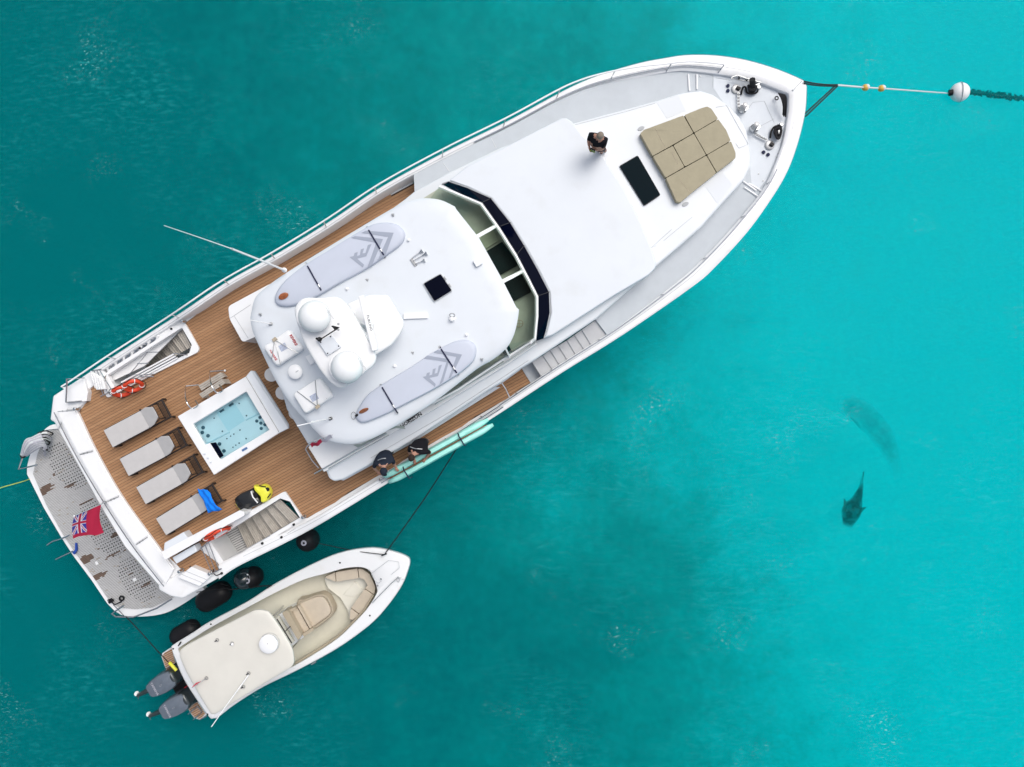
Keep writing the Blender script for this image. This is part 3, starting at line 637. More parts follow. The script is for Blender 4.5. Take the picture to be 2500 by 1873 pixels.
# starboard side coaming and grey glass strips below the hardtop
g = G().prism([(752, 1092), (784, 1072), (850, 1080), (945, 1045), (1056, 982), (1235, 872), (1308, 833), (1312, 840), (1234, 893), (1060, 1000), (944, 1066), (790, 1153)], 4.98, .3); g.build('side_coaming', gel, Y, bevel=.03)
for q in ([(862, 1086), (880, 1085), (941, 1056), (944, 1060), (874, 1093)], [(944, 1052), (966, 1041), (985, 1040), (990, 1048), (968, 1045)], [(1053, 983), (1065, 984), (1230, 884), (1228, 879)]):
    G().prism(q, 5.0, .03).build('side_glass_strip', mat('grey_green_glass', (.36, .42, .39), .25), Y)
def chrome(pts, z, r=.014, name='handrail', zz=None):
    g = G().tube([P(p[0], p[1], z if zz is None else zz[i]) for i, p in enumerate(pts)], r, 6); return g.build(name, steel, Y, smooth=True)
chrome([(767, 1157), (870, 1098), (944, 1058)], 5.1, .02); chrome([(784, 1071), (750, 1089), (746, 1097), (762, 1125), (778, 1143)], 4.95, .02)
chrome([(1062, 987), (1150, 934), (1240, 882), (1306, 838)], 5.08, .012); chrome([(802, 1144), (880, 1100), (950, 1062)], 5.0, .012)
chrome([(1217, 923), (1235, 950), (1244, 971)], 4.5, .022, 'gate_rail')
hz = letters('builder_name', 'HORIZON', P(1004, 1026, 4.984), .15, R(33), dark_logo, Y, .003, sx=1.05, heavy=.004)
g = G().prism([(990, 1028), (1010, 1015), (1027, 1003), (1020, 1011), (1010, 1019), (1015, 1017), (998, 1028)], 4.99, .01); g.build('name_swoosh', dark_logo, Y)
for a, b in (((1100, 930), (1300, 800)), ): pass
G().tube([P(905, 1118, 4.77), P(1100, 1005, 4.77), P(1290, 880, 4.77)], .006, 4).build('moulded_groove', seam_m, Y)

# the hardtop
HT = smooth([(611, 778), (622, 730), (648, 703), (698, 667), (800, 604), (905, 540), (975, 500), (1010, 488), (1039, 484), (1077, 489), (1111, 505)], 4)[:-1] + [(1111, 505), (1113, 510), (1170, 582), (1225, 680), (1261, 751), (1267, 756)] + smooth([(1267, 758), (1263, 785), (1254, 819), (1237, 849), (1203, 878), (1161, 903), (1056, 984), (943, 1053), (888, 1078), (846, 1084), (803, 1076), (782, 1064), (749, 1029), (715, 992), (677, 936), (645, 872), (618, 812), (611, 778)], 4)[1:-1]
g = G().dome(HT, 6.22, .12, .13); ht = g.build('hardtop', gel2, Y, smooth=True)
def post(px, py, z0, z1, r=.06): return G().tube([P(px, py, z0), P(px, py, z1)], r, 8).build('hardtop_post', gel, Y, smooth=True)
for c in ((720, 760), (960, 560), (1110, 860), (850, 1000), (1090, 570)):
    a = P(*c, 4.7); G().tube([a, Vector((a.x, a.y, 6.2))], .06, 8).build('hardtop_post', gel, Y, smooth=True)
ZT = 6.345
# hatch, horns, lamps and fittings on the hardtop
hf = rnd([(1032, 692), (1076, 667), (1105, 710), (1060, 738)], 4)
ha = G().prism(hf, ZT + .05, .07).build('roof_hatch', seam_m, Y, bevel=.01); G().prism(shrink(hf, 2.2), ZT + .062, .012).build('hatch_glass', blackgloss, ha, bevel=.004)
for t in (.25, .7): G().box(P(*lerp((1080, 670), (1106, 708), t), ZT + .06), (.1, .04, .04), R(-57)).build('hinge', dsteel, ha)
wbx = G().box(P(1167, 641, ZT + .03), (.21, .19, .1), R(30)).build('vent_box', whitep, Y, bevel=.015)
hn = G().box(P(1010, 641, ZT), (.09, .24, .06), R(35)).build('air_horn', dsteel, Y, bevel=.01)
for a, b in (((1005, 631), (1031, 612)), ((1009, 637), (1042, 618)), ((1014, 645), (1037, 635))):
    pa, pb = P(*a, ZT + .05), P(*b, ZT + .05); G().tube([pa.lerp(pb, i / 8) for i in range(9)], lambda t: .012 + .05 * max(0, (t - .7) / .3) ** 1.5, 10).build('trumpet', steel, hn, smooth=True)
sl = G().lathe(P(1104, 780, ZT - .03), [(.10, 0), (.09, .06), (.055, .1), (.06, .16), (.03, .18)], 18, rz=.3).build('searchlight', whitep, Y, smooth=True)
G().torus(P(1104, 770, ZT + .12), .07, .012, Matrix.Rotation(.9, 3, 'X')).build('lamp_rim', dsteel, sl, smooth=True)
for c in ((1139, 818), (998, 587), (848, 706), (964, 894)):
    G().lathe(P(*c, ZT - .03), [(.05, 0), (.05, .03), (.035, .05), (.035, .09), (.02, .1)], 14).build('roof_light', whitep, Y, smooth=True)
for c in ((896, 684), (1007, 862), (959, 525), (1176, 878), (635, 768)):
    q = G().box(P(*c, ZT - .01), (.09, .04, .04), R(-50)).build('deck_fitting', dsteel, Y, bevel=.008)
    G().ball(P(c[0] + 2, c[1] - 2, ZT + .03), .022, 10).build('lamp', steel, q)
for c, e in (((661, 791), (612, 782)), ((807, 1022), (725, 1040)), ((807, 1022), (760, 1030))):
    q = G().box(P(*c, ZT), (.1, .08, .05), R(20)).build('antenna_mount', dsteel, Y, bevel=.01)
    G().tube([P(*c, ZT + .05), P(*e, ZT + .7)], .014, 6).build('whip', whitep, q, smooth=True)
# tall whip antenna leaning off the port edge
an = G().lathe(P(695, 660, 6.2), [(.07, 0), (.07, .05), (.035, .08), (.035, .2), (.01, .22)], 12).build('whip_antenna', whitep, Y, smooth=True)
G().tube([P(695, 660, 6.35), P(640, 637, 7.4), P(567, 608, 8.6)], .030, 8, r2=.026).build('lower_mast', whitep, an, smooth=True)
G().tube([P(567, 608, 8.6), P(484, 579, 9.9), P(401, 551, 11.2)], .015, 6, r2=.008).build('upper_mast', whitep, an, smooth=True)
G().lathe(P(567, 608, 8.58), [(.03, -.05), (.03, .05)], 10).build('ferrule', dsteel, an)

# radar mast: two tiers, radar scanner, satellite domes
RA = rnd([(846, 742), (901, 720), (947, 720), (987, 788), (981, 809), (956, 843), (915, 868)], 9)
g = G(); g.dome(RA, 7.0, .07, .05); g.build('radar_platform', gel, Y, smooth=True)
g = G().tube([P(930, 790, 6.3), P(925, 790, 7.0)], .22, 10, r2=.14).tube([P(800, 830, 6.3), P(810, 832, 7.5)], .35, 12, r2=.25).tube([P(870, 760, 6.3), P(850, 770, 7.4)], .12, 10).tube([P(900, 850, 6.3), P(880, 850, 7.4)], .12, 10)
g.build('mast_leg', gel, Y, smooth=True)
MT = smooth([(721, 771), (724, 745), (745, 728), (785, 728), (820, 725), (846, 742), (868, 775), (895, 820), (913, 851), (915, 885), (884, 913), (842, 944), (820, 943), (799, 925), (775, 893), (742, 834)], 4, True)
g = G(); g.dome(MT, 7.55, .10, .06); g.build('mast_platform', gel, Y, smooth=True)
def satdome(c, sh):
    d = G().lathe(P(c[0] + sh[0], c[1] + sh[1], 7.62), [(.36, 0), (.40, .03), (.405, .12), (.405, .22)], 36).build('satellite_dome', whitep, Y, smooth=True)
    G().lathe(P(c[0] + sh[0], c[1] + sh[1], 7.845), [(.41 * math.cos(a), .33 * math.sin(a)) for a in [i * math.pi / 2 / 10 for i in range(10)]] + [(.01, .33)], 40).build('radome_shell', mat('radome', (.80, .82, .83), .35, noise=.02), d, smooth=True)
    G().torus(P(c[0] + sh[0], c[1] + sh[1], 7.845), .411, .006, seg=40, sg=6).build('rim_seam', seam_m, d, smooth=True)
    letters('dome_lettering', 'INTELLIAN', P(c[0] + sh[0] + 36, c[1] + sh[1] - 8, 7.97), .075, R(-52), seam_m, d, .003)
satdome((763, 771), (5, 2)); satdome((842, 896), (5, 1))
rb = G().lathe(P(900, 790, 7.05), [(.16, 0), (.16, .12), (.10, .18), (.08, .5)], 20).build('radar_scanner', whitep, Y, smooth=True)
a, b = P(882, 722, 7.7), P(916, 857, 7.7); dd = (b - a)
G().box((a + b) / 2, (dd.length, .155, .12), math.atan2(dd.y, dd.x)).build('scanner_arm', whitep, rb, bevel=.03, seg=3)
letters('scanner_lettering', 'FURUNO', (a + b) / 2 + Vector((.045, .0, .062)), .085, math.atan2(dd.y, dd.x), dark_logo, rb, .002, sx=1.2)
G().prism([(985, 765), (1043, 762), (1044, 777), (985, 779)], ZT + .07, .09).build('cable_duct', gel, Y, bevel=.01)
sq = G().prism([(776, 834), (808, 818), (833, 847), (799, 869)], 7.68, .08).build('sensor_plate', gel2, Y, bevel=.01)
for c in ((827, 845), (800, 863), (783, 836), (807, 822)): G().lathe(P(*c, 7.685), [(.018, 0), (.018, .01)], 8).build('bolt', dark_logo, sq)
wv = G().lathe(P(782, 829, 7.62), [(.06, 0), (.06, .1), (.03, .14), (.03, .34)], 12).build('wind_vane', black, Y, smooth=True)
G().tube([P(782, 829, 7.95), P(818, 806, 7.95)], .016, 6).build('vane_arm', black, wv); G().prism([(808, 796), (812, 795), (829, 799), (822, 805), (817, 808), (815, 803)], 7.98, .03).build('vane_tail', black, wv)
for d in (-7, 7): G().ball(P(826, 798 + d, 7.98), .03, 8).build('cup', dsteel, wv)
gp = G().lathe(P(725, 908, 6.33), [(.06, 0), (.06, .12), (.19, .14), (.20, .17), (.15, .21), (.02, .22)], 28).build('gps_antenna', whitep, Y, smooth=True)
G().box(P(725, 907, 6.555), (.09, .02, .004), R(30)).build('logo_mark', seam_m, gp)
G().prism([(745, 871), (757, 864), (771, 881), (758, 892)], ZT + .1, .12).build('junction_box', whitep, Y, bevel=.015)
G().tube([P(812, 1062, 6.3), P(780, 1072, 6.9), P(752, 1083, 7.4)], .012, 6).build('burgee_staff', steel, Y)

# fore deck: walkway, bow well, hatch, fittings
fw = [lerp(UO[i], UI[i], .9) for i in range(NS) if UI[i][0] > 1000] + [lerp(LO[i], LI[i], .9) for i in range(NS) if LI[i][0] > 1484] + [(1484, 820), (1454, 780), (1300, 700), (1120, 600), (1012, 466)]
# keep the walkway just inside the bulwark foot
g = G().prism(fw, ZW, .6); g.build('side_walkway', nonskid, Y)
bw = [(1741, 214), (1741, 182), (1795, 192), (1857, 206), (1920, 232), (1922, 274), (1913, 317), (1902, 366), (1870, 440), (1852, 462), (1835, 452), (1830, 400), (1800, 300)]
g = G().prism(bw, ZW + .004, .02); bwd = g.build('bow_well', nonskid_lt, Y)
for pts in ([(1826, 266), (1838, 250), (1866, 247), (1890, 300)], [(1855, 309), (1890, 290)], [(1747, 190), (1783, 196)], [(1741, 215), (1741, 184)]):
    G().tube([P(*p, ZW + .006) for p in pts], .006, 4).build('hatch_seam', seam_m, bwd)
for a, b in (((1680, 182), (1683, 222)), ((1701, 182), (1701, 218)), ((1827, 448), (1865, 470)), ((1817, 458), (1853, 482)), ((1810, 440), (1846, 466))):
    G().tube([P(*a, ZW + .02), P(*b, ZW + .02)], .03, 5).build('bow_step_edge', gel, Y)
# sun-pad surround, pale nonskid panels and cup holders on the fore deck
G().tube([P(*p, ZH + .004) for p in [(1748, 262), (1774, 258), (1827, 352), (1804, 362), (1796, 350)]], .006, 4).build('hatch_seam', seam_m, Y)
for q in ([(1603, 250), (1656, 232), (1675, 270), (1628, 289)], [(1722, 455), (1764, 419), (1789, 452), (1752, 498)]):
    G().prism(q, ZH + .005, .01).build('nonskid_panel', pale_ns, Y)
for c in ((1565, 314), (1673, 499)):
    G().lathe(P(*c, ZH), [(.06, -.02), (.06, .015), (.045, .018)], 14, sx=1.8, rz=R(25)).build('cup_holder', seam_m, Y)
hh = rnd([(1512, 405), (1557, 379), (1613, 476), (1573, 503)], 4)
fh = G().prism(hh, ZH + .05, .08).build('skylight_hatch', dark_logo, Y, bevel=.01); G().prism(shrink(hh, 1.5), ZH + .056, .01).build('hatch_glass', mat('dark_teal_glass', (.0, .006, .010), .06, spec=.02), fh)
for pts in ([(1404, 305), (1530, 272), (1600, 252)], [(1640, 560), (1590, 605), (1602, 600)], [(1620, 588), (1690, 530)]):
    G().tube([P(*p, ZH + .003) for p in pts], .005, 4).build('moulded_groove', seam_m, Y)
for a, b in (((1082, 397), (1097, 418)), ((1200, 338), (1212, 362))): G().tube([P(*a, ZW + .003), P(*b, ZW + .003)], .008, 4).build('panel_joint', gel, Y)
# windlasses, anchor chains, cleats
for (bx, by, gx, gy, ch) in ((1797, 218, 1812, 268, [(1803, 228), (1803, 250), (1805, 270)]), (1879, 355, 1840, 315, [(1871, 341), (1858, 335), (1845, 327)])):
    pl = G().lathe(P(bx, by, ZW + .02), [(.145, 0), (.14, .03), (.10, .045)], 26).build('hawse_plate', dsteel, Y, smooth=True)
    G().box(P(bx + 5, by - 2, ZW + .1), (.13, .09, .10), R(-30)).build('chain_stopper', black, pl, bevel=.01)
    wl = G().lathe(P(gx, gy, ZW + .02), [(.13, 0), (.13, .05), (.09, .09), (.06, .14), (.10, .2), (.11, .24)], 24).build('windlass', steel, Y, smooth=True)
    G().lathe(P(gx + 2, gy - 5, ZW + .26), [(.10, 0), (.07, .05), (.06, .14), (.085, .18), (.085, .2), (.03, .22)], 20).build('capstan', dsteel, wl, smooth=True)
    cc = resample([P(*p, ZW + .09) for p in ch], 12)
    for i, p in enumerate(cc): G().torus(p, .032, .011, Matrix.Rotation(R(90) * (i % 2), 3, 'X') , 10, 6).build('chain_link', dsteel, wl)
for c in ((1777, 210), (1777, 222), (1864, 372), (1875, 378)): G().lathe(P(*c, ZW + .02), [(.055, 0), (.05, .03), (.02, .04)], 12).build('foot_switch', navy, Y, smooth=True)
def cleat(c, z, L=.34, a=30, m=steel, parent=None):
    u = Vector((math.cos(R(a)), math.sin(R(a)), 0)) * L / 2; p = P(*c, z)
    g = G().tube([p - u + Vector((0, 0, .09)), p + u + Vector((0, 0, .09))], .02, 6)
    for s in (-1, 1): g.tube([p + u * s * .35, p + u * s * .35 + Vector((0, 0, .09))], .022, 6)
    return g.build('cleat', m, parent or Y, smooth=True)
cleat((1838, 213), ZW, a=20); cleat((1899, 318), ZW, a=80); cleat((1103, 1083), 4.15, .16, 70, black); cleat((992, 1136), 4.15, .2, 30, black)
for (x, y, s) in ((1832, 210, 1), (1850, 216, 1), (1905, 307, 1), (1900, 325, 1)): G().lathe(P(x, y, ZW + .08), [(.07, 0), (.07, .1), (.05, .12)], 14).build('bollard', dsteel, Y, smooth=True)
lk = G().tube([P(*p, ZW + .25) for p in [(1785, 190), (1800, 184), (1830, 194), (1858, 202)]], .02, 6).tube([P(*p, ZW + .12) for p in [(1785, 192), (1812, 196), (1835, 199), (1856, 202)]], .012, 6).build('anchor_bracket', dsteel, Y, smooth=True)
for c in ((1804, 190), (1823, 194)): G().torus(P(*c, ZW + .2), .05, .014, Matrix.Rotation(.6, 3, 'Y'), 14, 6, sx=.6).build('shackle', black, lk)
G().tube([P(1936, 222, 5.0), P(1957, 198, 5.02)], .012, 6).build('bow_roller_pin', seam_m, Y); G().ball(P(1935, 221, 5.0), .03, 8).build('pad_eye', seam_m, Y)
for c in ((1880, 140 + 70), (1896, 384), (1900, 375), (1710, 187), (1852, 425), (1863, 442)): G().lathe(P(*c, ZW + .01), [(.02, 0), (.015, .02)], 8).build('deck_fitting', dsteel, Y)

# starboard steps from the teak side deck up to the fore deck
su = [(1298, 883), (1325, 868), (1343, 855), (1362, 844), (1384, 831), (1402, 818), (1420, 805), (1456, 780)]; sl_ = [(1321, 919), (1349, 903), (1366, 892), (1387, 882), (1407, 869), (1427, 855), (1443, 843), (1486, 818)]
for i in range(7):
    G().prism([su[i], su[i + 1], sl_[i + 1], sl_[i]], 4.0 + .038 * i, .4).build('deck_step', step_grey, Y, bevel=.012)
G().prism([(1273, 899), (1298, 883), (1321, 919), (1296, 935)], 3.63, .06).build('step_landing', nonskid, Y)
G().torus(P(1336, 895, 3.70), .04, .012, seg=14, sg=6).build('deck_filler', dsteel, Y)
G().prism([(1192, 955), (1225, 936), (1268, 905), (1273, 900), (1262, 898), (1190, 946)], 4.2, .6).build('house_side_moulding', gel2, Y, bevel=.03)

# guard rails
def guard(idx, dz, k, posts, side):
    ring = UO if side == 'p' else LO
    base = 0 if side == 'p' else NS
    kk = lambda i: k + (.42 * max(0, min(1, (ring[i][0] - 1380) / 260)) if (side == 'p' and k < .3) else 0)
    dd_ = lambda i: dz - (.24 * max(0, min(1, (ring[i][0] - 1380) / 260)) if (side == 'p' and k < .3) else 0)
    g = G().tube([out3[base + i].lerp(in3[base + i], kk(i)) + Vector((0, 0, dd_(i))) for i in idx], .026 if side == 'p' else .018, 8)
    r = g.build('guard_rail', steel if side != 'x' else whitep, Y, smooth=True)
    for px in posts:
        i = min(idx, key=lambda q: abs(ring[q][0] - px)); tp = out3[base + i].lerp(in3[base + i], kk(i)) + Vector((0, 0, dd_(i))); bt = out3[base + i].lerp(in3[base + i], min(1, kk(i) + .35))
        G().tube([tp, bt], .018, 6).build('stanchion', steel, r, smooth=True)
    return r
pi = [i for i in range(NS) if 165 < UO[i][0] < 1800]
gr_ = guard(pi, .42, .2, [279, 433, 555, 673, 799, 926, 1085, 1232, 1368, 1513, 1655, 1795], 'p'); gr_.data.materials[0] = whitep
guard([i for i in range(NS) if 1165 < UO[i][0] < 1800], .07, .78, [], 'p')
li_ = [i for i in range(NS) if LO[i][0] < 1935 and LO[i][1] > 370 and LO[i][0] > 1230]
guard(li_, .14, .85, [1911, 1856, 1760, 1650, 1500, 1372, 1280], 's')
guard([i for i in range(NS) if 930 < LO[i][0] < 1240], .14, .8, [935, 1000, 1100, 1200], 's')
guard([i for i in range(NS) if 930 < LO[i][0] < 1240], .08, .45, [], 's')
chrome([(163, 925), (163, 939), (161, 983)], 4.1, .025, 'corner_rail'); chrome([(163, 925), (206, 923)], 4.0, .014, 'corner_rail')

# ---- swim platform
SPo = smooth([(146, 1036), (128, 1037), (110, 1048), (92, 1070), (76, 1104), (67, 1135), (66, 1158)], 4)[:-1] + [(66, 1158), (107, 1240), (149, 1311), (178, 1356), (223, 1416), (262, 1474), (278, 1490)] + smooth([(284, 1494), (305, 1504), (356, 1505), (403, 1497), (442, 1478), (482, 1452), (500, 1440)], 4)[1:] + [(440, 1380), (300, 1300), (240, 1200), (200, 1080)]
sp = G().prism(SPo, .62, .28).build('swim_platform', gel, Y, bevel=.04, seg=3)
SPi = [(150, 1045), (116, 1054), (103, 1078), (90, 1112), (84, 1140), (80, 1157), (113, 1234), (153, 1305), (183, 1350), (228, 1410), (268, 1470), (290, 1484), (330, 1488), (372, 1484), (425, 1458), (460, 1436), (430, 1380), (300, 1300), (240, 1200), (200, 1080)]
SP3 = [P(*p, .66) for p in SPi]
G().loops3([[p - Vector((0, 0, .022)) for p in SP3]], .03).build('platform_base', gap, sp)
stain = [((112, 1195), 24, 11), ((205, 1368), 32, 12), ((232, 1412), 30, 9), ((250, 1402), 22, 3), ((285, 1305), 22, 6), ((170, 1185), 18, 4), ((130, 1160), 5, 3), ((357, 1427), 14, 4), ((320, 1400), 10, 2), ((275, 1355), 30, 3), ((210, 1225), 26, 3), ((240, 1340), 7, 2), ((305, 1345), 5, 2)]
gr1, gr2, gr3 = G(), G(), G(); rs = random.Random(3)
ss_ = R(28)
for q in strips(SP3, R(26), .050, .035):
    L0 = (q[1] - q[0]).length; k = max(1, int(L0 / .09))
    for i in range(k):
        c = [q[0].lerp(q[1], i / k), q[0].lerp(q[1], (i + 1) / k), q[3].lerp(q[2], (i + 1) / k), q[3].lerp(q[2], i / k)]
        m = (c[0] + c[2]) / 2; px, py = 1250 + m.x * FPX / (HC - .66), 936.5 - m.y * FPX / (HC - .66)
        st = False
        for (sx_, sy_), ra, rb_ in stain:
            dx, dy = px - sx_, -(py - sy_); ux, uy = dx * math.cos(ss_) + dy * math.sin(ss_), -dx * math.sin(ss_) + dy * math.cos(ss_)
            if (ux / ra) ** 2 + (uy / rb_) ** 2 < 1 - .6 * rs.random(): st = True
        slab(gr2 if st else (gr3 if rs.random() < .03 else gr1), c, .66, .018)
o = gr1.build('platform_slats', wteak, sp); o['kind'] = 'stuff'
o = gr2.build('stained_slats', wteak_wet, sp); o['kind'] = 'stuff'; o = gr3.build('worn_slats', wteak2, sp); o['kind'] = 'stuff'
# three gratings: shade inside the square holes painted as thin dark boxes
g = G()
for (cx, cy, nu, nv) in ((165, 1138, 11, 17), (250, 1290, 11, 21), (335, 1415, 11, 16)):
    for i in range(nu):
        for j in range(nv):
            a = R(26); u = (i - (nu - 1) / 2) * 6.6; v = (j - (nv - 1) / 2) * 7.0
            if abs(u) / 38 + abs(v) / (nv * 4.6) > 1.22: continue
            x = cx + u * math.cos(a) + v * math.sin(a) * 1.0 + v * .12; y = cy - u * math.sin(a) + v * math.cos(a)
            g.box(P(x, y, .661), (.040, .036, .006), R(26))
o = g.build('painted_drain_holes', hole_m, sp); o['kind'] = 'stuff'
for pts, r in (([(55, 1117), (45, 1146), (92, 1135)], .03), ([(303, 1478), (272, 1499), (283, 1506), (326, 1507), (383, 1485), (420, 1462)], .028), ([(113, 1051), (143, 1048)], .02)):
    z = [.95] * len(pts); chrome(pts, .95, r, 'platform_handle')
for pts in ([(115, 1331), (128, 1322), (151, 1315), (170, 1306)], [(136, 1366), (150, 1359), (178, 1346)]):
    chrome(pts, .85, .028, 'swim_ladder_handle')
G().prism([(176, 1350), (183, 1342), (183, 1326), (186, 1327), (187, 1344), (181, 1354)], .8, .08).build('blue_strap', mat('blue_strap_m', (.01, .06, .35), .7), Y)
G().box(P(329, 1415, .68), (.12, .11, .05), R(-60)).build('platform_fitting', whitep, sp, bevel=.01); G().box(P(236, 1375, .68), (.11, .08, .02), R(-60)).build('platform_fitting', whitep, sp)
# transom face between lower platform and lockers
g = lining([(146, 1040), (207, 1164), (246, 1235), (305, 1334), (390, 1436)], 3.5, .5, (4,)); g.build('transom', gel, Y)

# ================================================================= THINGS ON THE YACHT
# sun pad
pads = [[(1562, 326), (1571, 317), (1669, 281), (1694, 325), (1593, 382)], [(1670, 281), (1712, 263), (1727, 259), (1738, 265), (1754, 290), (1694, 325)],
        [(1593, 382), (1643, 355), (1672, 408), (1625, 435)], [(1643, 355), (1694, 325), (1725, 379), (1672, 408)], [(1694, 325), (1754, 290), (1774, 317), (1785, 344), (1725, 379)],
        [(1625, 435), (1725, 379), (1750, 422), (1687, 473), (1661, 495), (1651, 493)], [(1725, 379), (1785, 344), (1797, 372), (1797, 386), (1750, 422)]]
SPD = thing('sun_pad', P(1680, 380, ZH), 'tan sun pad of seven cushions on the fore deck near the bow', 'sun pad')
for q in pads: G().prism(rnd(shrink(q, 1.1), 3, 3), ZH + .20, .2).build('cushion', khaki, SPD, bevel=.035, seg=3)
for a, b in (((1600, 313), (1626, 366)), ((1660, 460 - 20), (1686, 472)), ((1640, 372), (1655, 400))): G().tube([P(*a, ZH + .2), P(*b, ZH + .2)], .006, 4).build('stitched_seam', tan_d, SPD)

# hot tub
T = thing('hot_tub', P(560, 1035, ZD), 'white rectangular hot tub filled with pale blue water on the teak deck', 'hot tub')
ZT2 = 4.42
hole = [(471, 1036), (601, 956), (657, 1050), (538, 1122), (514, 1081), (500, 1086)]
shell = [(433, 1017), (602, 918), (683, 1056), (522, 1160)]
G().prism(shell, ZT2, .16, [hole]).prism([(440, 1016), (606, 925), (684, 1050), (524, 1150)], 4.0, .38).build('tub_shell', gel, T, bevel=.02)
G().loops3([[P(601, 918, ZT2 - .015), P(612, 905, ZT2 - .07), P(621, 906, ZT2 - .14), P(703, 1036, ZT2 - .14), P(704, 1046, ZT2 - .07), P(682, 1057, ZT2 - .015)]], .12).build('end_panel', gel2, T, bevel=.015)
G().tube([P(601, 920, ZT2 + .002), P(681, 1055, ZT2 + .002)], .008, 4).build('cover_seam', dsteel, T)
G().prism([(466, 1030), (603, 947), (668, 1052), (536, 1132)], 4.06, .1).build('tub_seat', tubblue, T)
G().prism(rnd([(527, 1007), (572, 983), (599, 1026), (557, 1054)], 5), 4.064, .03).build('foot_well', tubblue2, T)
for a, b in (((560, 1055), (500, 1086)), ((600, 1026), (640, 1005))): G().tube([P(*a, 4.07), P(*b, 4.07)], .02, 6).build('seat_edge', tubblue2, T)
jets = [(496, 1044, 4.5), (494, 1056, 4.5), (508, 1064, 4.5), (536, 1084, 4.5), (547, 1101, 4.5), (635, 1019, 4), (627, 1028, 4), (637, 1033, 4), (647, 1037, 4), (638, 1046, 4), (523, 1021, 1.8), (543, 1053, 1.8), (584, 985, 1.8), (602, 1015, 1.8), (586, 1050, 1.8), (554, 1071, 1.6), (563, 1065, 1.6), (571, 1060, 1.6), (601, 1071, 1.8), (569, 1092, 1.5), (576, 1087, 1.5), (584, 1082, 1.8)]
for x, y, r in jets: G().lathe(P(x, y, 4.07), [(M_(r, 4.1), 0), (M_(r, 4.1), .012), (M_(r, 4.1) * .5, .016)], 10).build('jet', jetm, T)
for c in ((541, 1003), (564, 988)): G().prism(quad(c[0], c[1], 12, 5, 32), 4.11, .04).build('suction_grille', jetm, T, bevel=.008)
G().prism([(513, 1082), (526, 1080), (545, 1113), (536, 1119)], ZT2 + .02, .05).build('control_grille', blackgloss, T, bevel=.012)
G().prism(rnd(quad(597, 1097, 15, 5.5, 30), 2), ZT2 + .012, .02).build('control_panel', mat('panel_blue', (.10, .20, .40), .3, noise=.6, nscale=30), T)
for c in ((500, 1108), (508, 1118), (515, 1128)): G().lathe(P(*c, ZT2), [(.035, 0), (.03, .03), (.02, .04)], 12).build('air_valve', gel2, T, smooth=True)
G().prism([(470, 1036), (601, 955), (658, 1050), (538, 1123), (513, 1080), (499, 1087)], 4.36, 0).build('tub_water', tubwater, T)
# wooden step with chrome handrails beside the tub
S = thing('tub_steps', P(515, 945, ZD), 'two-tread weathered wooden steps with chrome handrails beside the hot tub', 'steps')
for z, q in ((4.15, [(486, 962), (541, 925), (550, 936), (494, 972)]), (3.88, [(484, 941), (538, 909), (549, 920), (492, 954)])):
    for k in range(3):
        u0, u1 = (k + .06) / 3, (k + .94) / 3
        G().prism([lerp(q[0], q[3], u0), lerp(q[1], q[2], u0), lerp(q[1], q[2], u1), lerp(q[0], q[3], u1)], z, .035).build('tread_board', wteak2, S, bevel=.006)
    for s in (0, 1): G().prism([lerp(q[0], q[1], s * .96 + .0), lerp(q[0], q[1], s * .96 + .04), lerp(q[3], q[2], s * .96 + .04), lerp(q[3], q[2], s * .96)], z - .036, z - 3.63).build('side_board', wteak2, S)
for pts in ([(453, 943, 4.0), (454, 976, 4.9), (467, 997, 4.9), (483, 990, 4.75), (477, 978, 4.5)], [(512, 907, 4.0), (515, 936, 4.9), (528, 958, 4.9), (544, 953, 4.75), (535, 940, 4.5)], [(512, 907, 4.0), (545, 905, 3.75)], [(453, 943, 4.0), (485, 940, 3.75)]):
    G().tube([P(*p) for p in smooth(pts, 4)], .02, 8).build('handrail', steel, S, smooth=True)
G().ball(P(549, 905, 3.78), .035, 10).build('end_knob', whitep, S)

# sun loungers
def make_lounger():
    r = thing('sun_lounger', (0, 0, 0), '', 'sun lounger', 'sun loungers side by side on the aft deck')
    L_, W = 2.02, .60
    g = G()
    for s in (-1, 1): g.box((L_ / 2, s * W / 2, .30), (L_, .045, .06))
    g.box((.02, 0, .30), (.045, W, .06)).box((L_ - .02, 0, .30), (.045, W, .06)).box((1.30, 0, .29), (.045, W, .05)).box((L_ - .22, 0, .27), (.03, W, .03))
    g.build('frame', dbrown, r, local=True, bevel=.008)
    for x in (.07, L_ - .02):
        for s in (-1, 1): G().box((x, s * (W / 2 + .01), .15), (.05, .05, .30), ry=(.12 if x > 1 else -.12)).build('leg', dbrown, r, local=True, bevel=.006)
    G().loops3([[(-.02, -.30, .36), (1.28, -.30, .36), (1.28, .30, .36), (-.02, .30, .36)]], .05).build('seat_cushion', grey_c, r, local=True, bevel=.014)
    a, b = Vector((1.27, 0, .36)), Vector((1.77, 0, .60))
    pts = [(a, -.30), (a.lerp(b, .45), -.30), (b, -.18), (b + Vector((.01, 0, 0)), 0), (b, .18), (a.lerp(b, .45), .30), (a, .30)]
    G().loops3([[(p.x, y, p.z) for p, y in pts]], .05).build('backrest', grey_c, r, local=True, bevel=.014)
    g = G()
    for s in (-1, 1): g.tube([(1.29, s * .29, .31), (1.78, s * .24, .55), (1.84, s * .24, .30)], .018, 6)
    g.tube([(1.77, -.24, .55), (1.77, .24, .55)], .018, 6); g.build('back_support', dbrown, r, local=True)
    for s in (-1, 1): G().ball((1.28, s * .32, .35), .035, 8).build('pivot_knob', dbrown, r, local=True)
    for k in range(5): G().box((L_ - .2 + .035 * k, 0, .295), (.012, W - .04, .02)).build('slat', dbrown, r, local=True)
    return r
